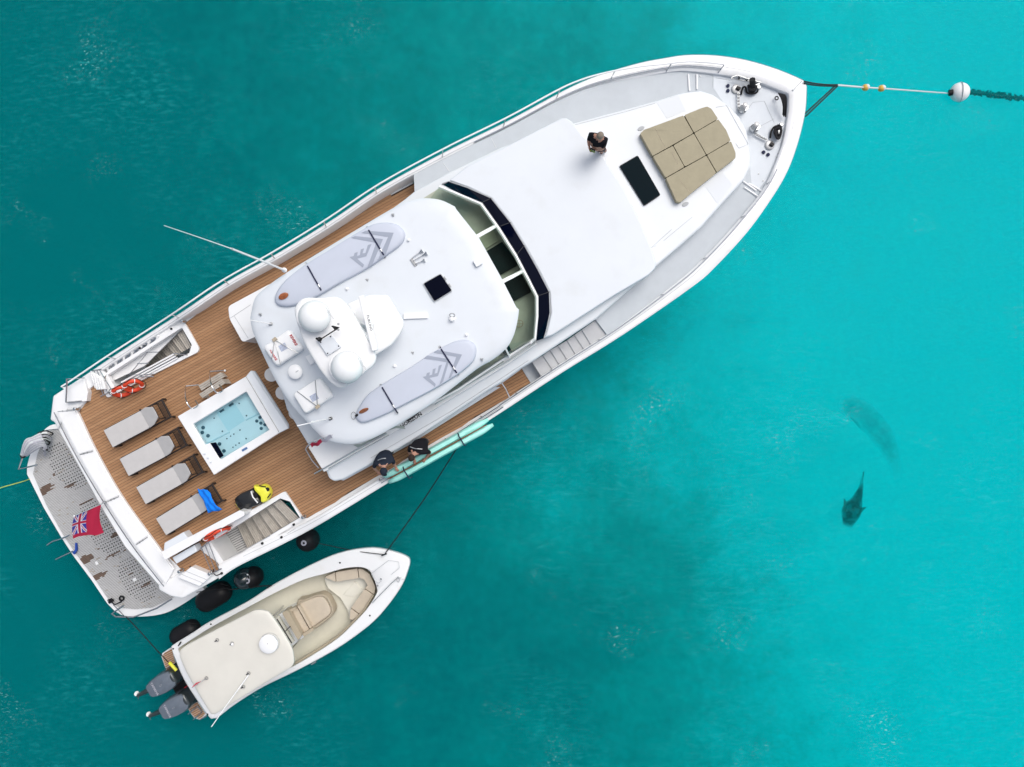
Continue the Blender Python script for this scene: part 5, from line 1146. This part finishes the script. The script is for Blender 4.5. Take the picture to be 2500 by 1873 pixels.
JB = {'hip': (944, 1106, 4.55, (.17, .14)), 'belly': (941, 1112, 4.80, (.21, .18)), 'chest': (937, 1124, 4.98, (.24, .17)), 'neck': (936, 1139, 5.05, .06), 'skull': (937, 1146, 5.04, .07),
      'sl': (917, 1130, 4.95, .085), 'el': (913, 1142, 4.75, .06), 'wl': (922, 1151, 4.6, .036), 'sr': (958, 1124, 4.95, .085), 'er': (962, 1131, 4.75, .055), 'wr': (966, 1141, 4.62, .036),
      'hl': (937, 1109, 4.45, .10), 'kl': (938, 1113, 4.08, .07), 'al': (942, 1110, 3.68, .05), 'tl': (936, 1118, 3.65, .045), 'hr': (952, 1102, 4.45, .10), 'kr': (956, 1104, 4.08, .07), 'ar': (960, 1100, 3.68, .05), 'tr': (958, 1109, 3.65, .045)}
M_b = person('person', JB, BN(1, 2), None, [skin, shirtn, shorts], 'hip', None, 'person in navy shirt and dark cap leaning on the rail beside the mint boards', P(948, 1106, ZD))
head(M_b, P(937, 1149, 5.03), .105, (0, -.8, -.7), hairb, skin, cap=shirtn)
hand(M_b, P(966, 1141, 4.62), P(970, 1147, 4.6), (0, 0, -1)); hand(M_b, P(922, 1151, 4.6), P(927, 1156, 4.58), (0, 0, -1))
G().tube([P(*p) for p in smooth([(922, 1124, 5.17), (932, 1120, 5.2), (942, 1119, 5.18)], 4)], .015, 6, flat=.4).build('shirt_print', dsteel, M_b)

# ================================================================= THE TENDER
TN = thing('tender_boat', P(700, 1560, 0), 'white centre-console boat with cream T-top and twin outboards moored alongside', 'boat')
to = [(425, 1573), (470, 1545), (510, 1519), (605, 1468), (673, 1424), (775, 1371), (842, 1346), (910, 1337), (961, 1346), (993, 1358), (1001, 1368), (998, 1388), (978, 1436), (927, 1503), (876, 1547), (809, 1592), (717, 1641), (639, 1679), (571, 1722), (537, 1748), (522, 1754), (507, 1746), (453, 1666), (429, 1612), (419, 1583)]
ti = [(440, 1580), (478, 1555), (520, 1529), (605, 1483), (673, 1447), (741, 1416), (792, 1402), (842, 1388), (883, 1386), (905, 1398), (920, 1436), (917, 1453), (893, 1490), (858, 1527), (825, 1558), (775, 1592), (717, 1626), (639, 1664), (575, 1704), (541, 1726), (527, 1731), (515, 1722), (470, 1652), (446, 1606), (436, 1588)]
TO = smooth(to, 4, True); TI = smooth(ti, 4, True); NT = len(TO)
c3 = P(690, 1560, 0)
tz = lambda px: 1.25 + .3 * max(0, (px - 600) / 400)
o3 = [P(*p, tz(p[0])) for p in TO]; i3 = [P(*p, tz(p[0]) + .0) for p in TI]
TA0, TA1 = P(468, 1660, 0), P(1000, 1372, 0); tu = (TA1 - TA0).normalized(); tn = Vector((-tu.y, tu.x, 0)); tlen = (TA1 - TA0).length
def tring(z, kb, kl):
    out = []
    for p in o3:
        q = Vector((p.x, p.y, 0)); a = (q - TA0).dot(tu) / tlen; d = (q - TA0).dot(tn); f = max(0, (a - .3) / .7)
        out.append(TA0 + tu * tlen * (a - (1 - kl) * f * f) + tn * d * (kb - .5 * f * (1.1 - kb)) + Vector((0, 0, z)))
    return out
g = G(); rings = [o3, [p - Vector((0, 0, .1)) for p in o3], tring(.6, .97, .97), tring(0, .92, .92), tring(-.5, .6, .85)]
for r in rings: g.v += r
for r in range(len(rings) - 1):
    for i in range(NT): g.f.append((r * NT + i, r * NT + (i + 1) % NT, (r + 1) * NT + (i + 1) % NT, (r + 1) * NT + i))
g.m = [0] * len(g.f); g.build('hull', gel, TN, smooth=True)
g = G(); prof = [(0, -.06), (.03, .0), (.15, .025), (.6, .02), (.97, .01), (1, -.02), (1.0, -.75)]
for k, dz in prof: g.v += [a.lerp(b, k) + Vector((0, 0, dz)) for a, b in zip(o3, i3)]
for r in range(len(prof) - 1):
    for i in range(NT): g.f.append((r * NT + i, (r + 1) * NT + i, (r + 1) * NT + (i + 1) % NT, r * NT + (i + 1) % NT))
g.m = [0] * len(g.f)
for k in range(5 * NT, 6 * NT): g.m[k] = 1
g.build('gunwale', [gel, cream], TN, smooth=True)
g = G().prism([lerp(p, (690, 1550), -.02) for p in TI], .62, .05); g.build('cockpit_floor', cream, TN)
g = G().tube([P(*p, 1.2) for p in [(912, 1452), (890, 1488), (855, 1526), (822, 1556), (772, 1589), (722, 1619)]], .035, 6); g.build('coaming_bolster', tan_d, TN, smooth=True)
bd = [(790, 1412), (850, 1397), (900, 1408), (912, 1440), (885, 1490), (855, 1516), (848, 1490), (830, 1460), (800, 1437)]
g = G().prism(bd, .80, .18); g.build('bow_deck', cream_lt, TN, bevel=.03)
G().prism([(838, 1452), (866, 1420), (890, 1445), (862, 1458)], .83, .04).build('bow_hatch', cream_lt, TN, bevel=.01)
for q, m_ in (([(792, 1409), (818, 1397), (820, 1421), (806, 1416)], tan), ([(819, 1397), (873, 1388), (876, 1412), (821, 1421)], tan), ([(874, 1388), (886, 1390), (903, 1402), (917, 1434), (914, 1452), (891, 1437), (898, 1430), (888, 1414), (877, 1411)], tan), ([(890, 1438), (912, 1452), (879, 1500), (857, 1484)], tan), ([(856, 1485), (878, 1501), (861, 1514), (853, 1513)], tan)):
    cc = G().prism(rnd(shrink(q, .6), 2.5), 1.13, .1).build('bow_cushion', m_, TN, bevel=.03, seg=3)
    G().prism(shrink(q, 1.2), 1.03, .25).build('seat_base', tan_d, cc)
# console with forward seat
G().prism([(668, 1512), (688, 1496), (704, 1487), (728, 1478), (768, 1534), (729, 1566), (711, 1578)], 1.35, .75).build('console', gel, TN, bevel=.04)
G().prism([(672, 1509), (680, 1504), (718, 1567), (710, 1574)], 1.5, .12).build('console_dash', cream_lt, TN, bevel=.02)
G().dome(smooth([(724, 1473), (745, 1462), (770, 1454), (785, 1451), (799, 1458), (808, 1472), (815, 1488), (813, 1501), (803, 1512), (785, 1526), (768, 1537), (756, 1536)], 3, True), 1.22, .45, .06).build('lounge_base', tan_d, TN, smooth=True)
G().dome(smooth([(728, 1476), (747, 1466), (770, 1458), (783, 1456), (794, 1461), (802, 1474), (808, 1488), (806, 1499), (797, 1507), (780, 1519), (766, 1529), (758, 1532)], 3, True), 1.30, .08, .04).build('lounge_pad', tan, TN, smooth=True)
G().tube([P(*p, 1.33) for p in smooth([(728, 1474), (765, 1457), (785, 1453), (800, 1461), (811, 1487), (806, 1503), (783, 1522), (766, 1533)], 4)], .035, 6).build('lounge_piping', tan_d, TN, smooth=True)
G().prism(rnd([(706, 1498), (730, 1478), (761, 1534), (735, 1550)], 2), 1.52, .2).build('seat_cushion', tan, TN, bevel=.03)
G().prism(rnd([(688, 1496), (702, 1490), (736, 1552), (728, 1564)], 4), 1.85, .5).build('backrest', tan_d, TN, bevel=.05, seg=3)
for q in ([(702, 1492), (720, 1482), (724, 1487), (707, 1498)], [(738, 1548), (764, 1533), (766, 1539), (742, 1555)]): G().prism(rnd(q, 1.5), 1.68, .3).build('armrest', tan_d, TN, bevel=.03)
G().tube([P(724, 1479, 1.55), P(757, 1538, 1.55)], .012, 5).build('seat_gap', caulk, TN)
# T-top
tt = smooth([(439, 1594), (446, 1582), (480, 1562), (605, 1498), (625, 1490), (646, 1491), (663, 1503), (707, 1571), (717, 1605), (714, 1625), (690, 1642), (639, 1673), (560, 1722), (537, 1737), (520, 1744), (507, 1731), (463, 1656), (442, 1612)], 4, True)
tto = G().dome(tt, 2.85, .07, .06).build('t_top', ttop_m, TN, smooth=True)
for c in ((640, 1530), (700, 1600), (500, 1620), (560, 1690)):
    a = P(*c, 2.8); G().tube([a, Vector((a.x, a.y, .65))], .03, 8).build('t_top_leg', steel, TN, smooth=True)
rd = G().lathe(P(659, 1569, 2.90), [(.27, 0), (.29, .04), (.31, .1), (.30, .16), (.22, .2), (.02, .21)], 36).build('radar_dome', whitep, TN, smooth=True)
G().torus(P(659, 1569, 3.0), .312, .006, seg=36, sg=5).build('rim_seam', seam_m, rd); G().lathe(P(653, 1572, 3.11), [(.012, 0), (.01, .01)], 8).build('screw', black, rd)
letters('radome_lettering', 'GARMIN', P(672, 1557, 3.09), .06, R(-55), seam_m, rd, .002)
for c in ((530, 1563), (594, 1677), (607, 1644), (504, 1656), (567, 1571)):
    q = G().torus(P(*c, 2.93), .05, .010, seg=14, sg=5).build('roof_fitting', dsteel, TN, smooth=True); G().box(P(c[0] - 3, c[1] + 2, 2.94), (.08, .03, .03), R(30)).build('bracket', dark_logo, q)
G().lathe(P(568, 1572, 2.9), [(.05, 0), (.04, .06), (.01, .08)], 14).build('roof_light', whitep, TN, smooth=True)
G().tube([P(607, 1648, 2.95), P(553, 1722, 3.3), P(516, 1775, 3.6)], .018, 6, r2=.012).build('whip_antenna', whitep, TN, smooth=True)
q = G().tube([P(504, 1656, 2.95), P(468, 1680, 3.3)], .012, 6).build('flag_staff', dsteel, TN)
G().prism([(490, 1664), (478, 1668), (468, 1678), (482, 1673)], 3.1, .02).build('pennant', mat('pennant_red', (.55, .05, .08), .8), q)
# teak side platforms at the transom
for q in ([(396, 1597), (419, 1581), (428, 1619), (404, 1632), (394, 1603)], [(458, 1727), (482, 1714), (504, 1746), (487, 1757), (474, 1753), (464, 1740)]):
    b_ = G().prism(q, .45, .08).build('transom_platform', gel, TN, bevel=.01)
    for s in strips([P(*p, .475) for p in shrink(q, 1.5)], R(28), .07, .055): g = G(); slab(g, s, .475, .02); g.build('plank', teaks[0], b_)
G().prism([(403, 1630), (430, 1614), (470, 1685), (490, 1716), (458, 1730), (420, 1680)], .35, .15).build('motor_well', black, TN)
G().tube([P(397, 1596, .55), P(418, 1582, .55)], .02, 6).build('platform_rail', whitep, TN)
for a, b in (((459, 1744), (480, 1726)), ((472, 1757), (492, 1740)), ((481, 1723), (493, 1738)), ((488, 1757), (505, 1748))): G().tube([P(*a, .6), P(*b, .6)], .02, 6).build('boarding_ladder', steel, TN, smooth=True)
def outboard(c, ang, turn):
    o = G().box(P(c[0] + 28, c[1] - 15, .55), (.5, .25, .3), R(ang)).build('outboard_motor', cowl_d, TN, bevel=.03)
    u = Vector((math.cos(R(ang)), math.sin(R(ang)), 0)); w = Vector((-u.y, u.x, 0)); p = P(*c, 1.05)
    prof = [(-.55, .16), (-.50, .24), (-.3, .31), (0, .35), (.3, .34), (.48, .28), (.56, .18)]
    ol = [p + u * a + w * b for a, b in prof] + [p + u * a - w * b for a, b in reversed(prof)]
    G().dome([q for q in ol], 0, .35, .32, z3=True).build('cowling', cowl, o, smooth=True)
    ol2 = [p + u * a + w * b for a, b in prof[4:]] + [p + u * a - w * b for a, b in reversed(prof[4:])]
    G().dome([q + Vector((0, 0, .02)) for q in ol2], 0, .33, .25, z3=True).build('cowling_front', cowl_d, o, smooth=True)
    for s in (-1, 1): G().tube([p + u * -.46 + w * s * .14 + Vector((0, 0, .16)), p + w * s * .22 + Vector((0, 0, .24)), p + u * .3 + w * s * .2 + Vector((0, 0, .26))], .010, 5).build('cowling_trim', steel, o)
    letters('cowling_lettering', 'YAMAHA', p + u * -.2 + Vector((0, 0, .315)), .12, R(ang - 90), ropeg, o, .003)
    G().torus(p + u * .05 + Vector((0, 0, .32)), .035, .006, seg=14, sg=5).build('badge', steel, o)
    G().tube([p - u * .45 - Vector((0, 0, .15)), p - u * .9 - Vector((0, 0, .32)), p - u * 1.36 - Vector((0, 0, .5))], .12, 8, r2=.07).build('lower_unit', cowl_d, o, smooth=True)
    pr = p - u * 1.34 - Vector((0, 0, .5)); 
    for k in range(3):
        a = R(120 * k + 20); G().ball(pr + w * .09 * math.cos(a) + Vector((0, 0, .09 * math.sin(a))), .10, 10, .25, .9, .8, tilt=(Matrix.Rotation(R(ang), 3, 'Z') @ Matrix.Rotation(a, 3, 'X') @ Matrix.Rotation(.9, 3, 'Y'))).build('propeller_blade', steel if k else whitep, o, smooth=True)
outboard((400, 1666), 30, 0); outboard((431, 1720), 28, 0)
top('red_fuel_can', G().box(P(456, 1686, .62), (.28, .2, .26), R(-50)).box(P(456, 1686, .78), (.12, .04, .05), R(-50)), mat('can_red', (.50, .01, .02), .5), 'red fuel can in the dark motor well of the tender', 'fuel can', bevel=.03)
# deck fittings of the tender
for c in ((423, 1584), (515, 1524), (830, 1374), (903, 1503), (507, 1744)): G().lathe(P(*c, tz(c[0]) + .02), [(.03, 0), (.03, .012)], 12).build('rod_holder', black, TN)
cleat((939, 1353), 1.58, .2, 20, black, TN); cleat((659, 1431), 1.3, .22, 30, black, TN); cleat((768, 1617), 1.34, .2, 30, steel, TN); cleat((441, 1570), 1.28, .16, 60, black, TN)
G().tube([P(*p, 1.6) for p in [(906, 1401), (949, 1368), (973, 1372), (975, 1387), (955, 1403)]], .006, 4).build('locker_seam', seam_m, TN); G().tube([P(*p, 1.6) for p in [(906, 1401), (915, 1418), (924, 1424), (932, 1418)]], .006, 4).build('locker_seam', seam_m, TN)
for c in ((901, 1393), (922, 1430), (930, 1414)): G().lathe(P(*c, 1.57), [(.03, 0), (.02, .02)], 10).build('latch', dsteel, TN)
top('grey_bow_line', G().tube([P(*p) for p in smooth([(909, 1472, 1.6), (940, 1440, 1.64), (970, 1412, 1.66), (988, 1415, 1.65)], 4)], .014, 5).torus(P(972, 1415, 1.62), .09, .012, seg=16, sg=5, sx=.5), dsteel, 'thin grey line laid along the starboard foredeck of the tender', 'rope')
for a, b in (((455, 1580), (510, 1550)), ((512, 1549), (540, 1532))): G().tube([P(*a, 1.0), P(*lerp(a, b, .5), 1.1), P(*b, 1.0)], .02, 6).build('stowed_rod', black, TN, smooth=True)
G().tube([P(697, 1541, 2.0), P(709, 1529, 2.1)], .014, 6).build('console_grab_rail', black, TN); G().tube([P(676, 1511, 1.9), P(712, 1570, 1.9)], .02, 6).build('windshield_frame', dark_logo, TN)

# ================================================================= FENDERS, LINES, BUOY, SHARKS
def capsule(a, b, z, r, name, lab, extra=None):
    pa, pb = P(*a, z), P(*b, z); n = 12; pts = []; rad = []
    u = (pb - pa).normalized()
    L = (pb - pa).length; N_ = 14
    g = G().tube([pa.lerp(pb, i / N_) for i in range(N_ + 1)], lambda t: r * (1 - max(0, (abs(t - .5) - .5 + r / L) / (r / L)) ** 2.2 * .98) ** .5 if abs(t - .5) > .5 - r / L else r, 20)
    o = thing(name, (pa + pb) / 2 - Vector((0, 0, r)), lab, 'fender', 'black fenders between the yacht and the tender')
    g.build('fender_body', black, o, smooth=True)
    G().torus(pa - u * .02, .05, .018, Matrix.Rotation(R(90), 3, 'Y'), 12, 6).build('eye', ropeb, o)
    G().tube([pb, pb + Vector((.02, .35, .9))], .014, 5).build('lanyard', ropeb, o)
    return o
capsule((483, 1480), (562, 1432), .55, .40, 'fender', 'large black sausage fender below the starboard quarter of the yacht')
capsule((419, 1563), (486, 1524), .55, .34, 'fender', 'black sausage fender half hidden behind the stern corner of the tender')
def ballf(c, z, r, sz, lab):
    o = thing('fender', P(*c, z) - Vector((0, 0, r)), lab, 'fender', 'black fenders between the yacht and the tender')
    G().ball(P(*c, z), r, 26, sz).build('fender_body', black, o, smooth=True); G().torus(P(*c, z) + Vector((0, 0, r * sz)), .07, .03, seg=16, sg=6).build('eye', ropeg, o, smooth=True)
    return o
ballf((752, 1318), .9, .40, 1.3, 'black upright fender with grey eye against the yacht side, nearest the tender bow')
ballf((616, 1409), .7, .38, 1.3, 'black upright fender midway along the gap, the darker of two touching')
o = thing('fender', P(598, 1410, .3), 'glossy dark round fender with a white valve, touching the darker upright one', 'fender', 'black fenders between the yacht and the tender')
G().ball(P(598, 1412, .85), .38, 26, 1.15).build('fender_body', mat('glossy_dark', (.012, .022, .028), .18, coat=.5), o, smooth=True); G().ball(P(604, 1403, 1.22), .03, 10).build('valve', whitep, o)
G().torus(P(596, 1413, 1.18), .20, .010, seg=24, sg=5).build('moulded_ring', dsteel, o)
rope('stern_line', [(308, 1506, 1.2), (345, 1545, .9), (376, 1580, .9), (411, 1617, 1.0)], .018, ropeb, 'black line from the yacht stern corner to the tender platform', 'rope', 'black lines holding the tender')
rope('spring_line', [(558, 1440, .9), (600, 1436, .9), (640, 1431, 1.2), (659, 1430, 1.36)], .022, ropeb, 'black line from the sausage fender to the cleat amidships on the tender', 'rope', 'black lines holding the tender')
rope('bow_line', [(1118, 1090, 4.1), (1080, 1150, 3.2), (1040, 1212, 2.4), (985, 1290, 1.8), (940, 1352, 1.65)], .018, ropeb, 'long black line from the yacht rail down to the tender bow cleat', 'rope', 'black lines holding the tender')
rope('breast_line', [(775, 1326, 1.4), (840, 1340, 1.3), (885, 1348, 1.5), (938, 1354, 1.62)], .014, ropeb, 'thin dark line from the upright fender across the tender foredeck', 'rope', 'black lines holding the tender')
rope('fender_lanyard', [(480, 1446, 2.6), (520, 1440, 1.6), (560, 1436, .9)], .012, ropeb, 'thin dark line from the yacht quarter to the sausage fender', 'rope')
o = rope('chafe_guard', [(414, 1618, 1.05), (422, 1627, 1.1), (431, 1637, 1.1)], .055, yellow, 'yellow plastic grip on the stern line at the tender transom', 'grip', n=3, seg=8)
rope('yellow_line', [(-30, 1208, .1), (0, 1192, .1), (30, 1183, .12), (58, 1175, .2), (72, 1170, .66)], .014, ropey, 'thin yellow line running from the platform corner out of the frame', 'rope')
rope('deck_stern_rope', [(541, 1400, 3.8), (528, 1405, 3.75), (521, 1398, 3.75), (522, 1390, 3.8)], .016, ropeb, 'short black rope looped at the starboard quarter fairlead', 'rope')
# mooring bridle and buoy
BR = [((1964, 199, 4.55), (2045, 207, 1.6)), ((1964, 204, 4.5), (2045, 210, 1.6)), ((1966, 277, 4.4), (2042, 207, 1.6)), ((1967, 284, 4.4), (2044, 211, 1.6))]
for i, (a, b) in enumerate(BR):
    top('bridle_rope', G().tube(sag(P(*a), P(*b), .08), .024, 6), ropeb, ['upper black rope of the port bridle leg at the bow', 'lower black rope of the port bridle leg at the bow', 'upper black rope of the slanting starboard bridle leg', 'lower black rope of the slanting starboard bridle leg'][i], 'rope', 'black bridle ropes off the bow', smooth=True)
top('mooring_pennant', G().tube([P(2043, 208, 1.62), P(2112, 214, .7), P(2152, 216, .35), P(2220, 221, .12), P(2315, 228, .12)], .032, 7, r2=.02), ropew, 'white mooring rope running from the bridle to the round buoy', 'rope', smooth=True)
for c, z, lab in (((2113, 214), .72, 'yellow and white float threaded on the mooring rope, nearer the yacht'), ((2152, 216), .4, 'yellow and white float threaded on the mooring rope, nearer the buoy')):
    t = thing('rope_float', P(*c, z) - Vector((0, 0, .1)), lab, 'float', 'yellow floats on the mooring rope'); tl_ = Matrix.Rotation(R(90), 3, 'Y')
    G().ball(P(*c, z), .115, 18, 1.1, tilt=tl_).build('float_body', floaty, t, smooth=True); G().ball(P(c[0] + 3, c[1] - 1, z + .01), .105, 18, 1.0, tilt=tl_).build('float_end', ropew, t, smooth=True)
bu = thing('mooring_buoy', P(2343, 225, -.1), 'round white mooring buoy floating off the bow', 'buoy')
G().ball(P(2343, 225, .12), .34, 36, .85).build('buoy_body', buoy_m, bu, smooth=True); G().torus(P(2344, 225, .1), .342, .014, Matrix.Rotation(R(75), 3, 'Y') @ Matrix.Identity(3), 36, 6).build('rim_seam', seam_m, bu)
G().tube([P(2316, 227, .14), P(2326, 226, .18)], .11, 10).build('shackle_collar', black, bu, smooth=True)
g = G().tube([P(*p) for p in smooth([(2350, 222, -.05), (2380, 226, -.4), (2450, 235, -.9), (2520, 244, -1.5), (2620, 255, -2.4)], 5)], .06, 8); rw = random.Random(9)
for k in range(220):
    t = rw.random(); c = lerp((2362, 224), (2520, 243), t); z = -.25 - 1.1 * t; g.tube([P(c[0], c[1], z), P(c[0] + rw.uniform(-9, 9), c[1] + rw.uniform(-9, 9), z + rw.uniform(-.1, .05))], .03, 4)
top('weedy_mooring_chain', g, weedm, 'dark weed-covered chain trailing under the water behind the buoy', 'chain')

def shark(c0, pts, w, z, m, lab, fins, dz=.0):
    """pts: centre line from snout to tail in pixels; w: half widths in metres"""
    t = thing('shark', P(*c0, z), lab, 'shark', 'sharks swimming under the surface')
    cl = smooth([(x, y) for x, y in pts], 5); n = len(cl); g = G(); sec = 12; base = []
    for i, p in enumerate(cl):
        k = i / (n - 1); j = k * (len(w) - 1); a = int(min(j, len(w) - 2)); ww = w[a] + (w[a + 1] - w[a]) * (j - a)
        q0, q1 = Vector(cl[max(0, i - 1)]), Vector(cl[min(n - 1, i + 1)]); d = (q1 - q0).normalized(); side = Vector((-d.y, -d.x, 0)).normalized(); c = P(*p, z + dz * k)
        base.append((c, Vector((d.x, -d.y, 0)), side, ww))
        for s in range(sec):
            al = 2 * math.pi * s / sec; g.v.append(c + side * ww * math.cos(al) + Vector((0, 0, ww * .8 * math.sin(al))))
    for i in range(n - 1):
        for s in range(sec): g.f.append((i * sec + s, i * sec + (s + 1) % sec, (i + 1) * sec + (s + 1) % sec, (i + 1) * sec + s))
    g.f += [tuple(range(sec))[::-1], tuple((n - 1) * sec + s for s in range(sec))]; g.m = [0] * len(g.f); bod = g.build('body', m, t, smooth=True); at = bod.data.color_attributes.new('fade', 'FLOAT_COLOR', 'POINT')
    for i in range(len(g.v)):
        q, al = i // sec, 2 * math.pi * (i % sec) / sec; e = min(1, q / (n * .14), (n - 1 - q) / (n * .30)); f = abs(math.sin(al)) ** 1.3 * max(0, e) ** 1.2
        at.data[i].color = (f, f, f, 1)
    for k, sd, ln, sw, nm in fins:
        c, d, side, ww = base[int(k * (n - 1))]
        root = c + side * sd * ww * .8; tip = root + side * sd * ln + d * sw
        if nm in ('dorsal_fin',): root = c + Vector((0, 0, ww * .6)); tip = root + Vector((0, 0, ln)) + d * sw
        a, b = root - d * .16 * (1 + ln), root + d * .16 * (1 + ln); th = Vector((0, 0, .015)) if nm != 'dorsal_fin' else side * .015
        gg = G(); gg._add([a + th, b + th, tip + th * .3, a - th, b - th, tip - th * .3], [(0, 1, 2), (5, 4, 3), (0, 3, 4, 1), (1, 4, 5, 2), (2, 5, 3, 0)]); gg.build(nm, fin_d if m == sharkd else fin_l, t)
    return t
shark((2080, 1235), [(2067, 1288), (2072, 1272), (2080, 1245), (2090, 1225), (2098, 1203), (2103, 1185), (2104, 1160)], [.15, .22, .36, .30, .18, .11, .07, .04], -.55, sharkd, 'dark shark just under the surface, the smaller and sharper of the two', [(.36, 1, .20, .30, 'pectoral_fin'), (.36, -1, .16, .30, 'pectoral_fin'), (.97, 1, .06, .20, 'tail_fin')])
shark((2120, 1060), [(2053, 985), (2075, 992), (2105, 1010), (2140, 1045), (2165, 1085), (2182, 1125), (2190, 1172)], [.26, .42, .48, .48, .44, .34, .22, .10], -1.7, sharkl, 'large blurred shark swimming deeper, above the sharper dark one in the picture', [(.30, 1, .18, .5, 'pectoral_fin')], -.3)
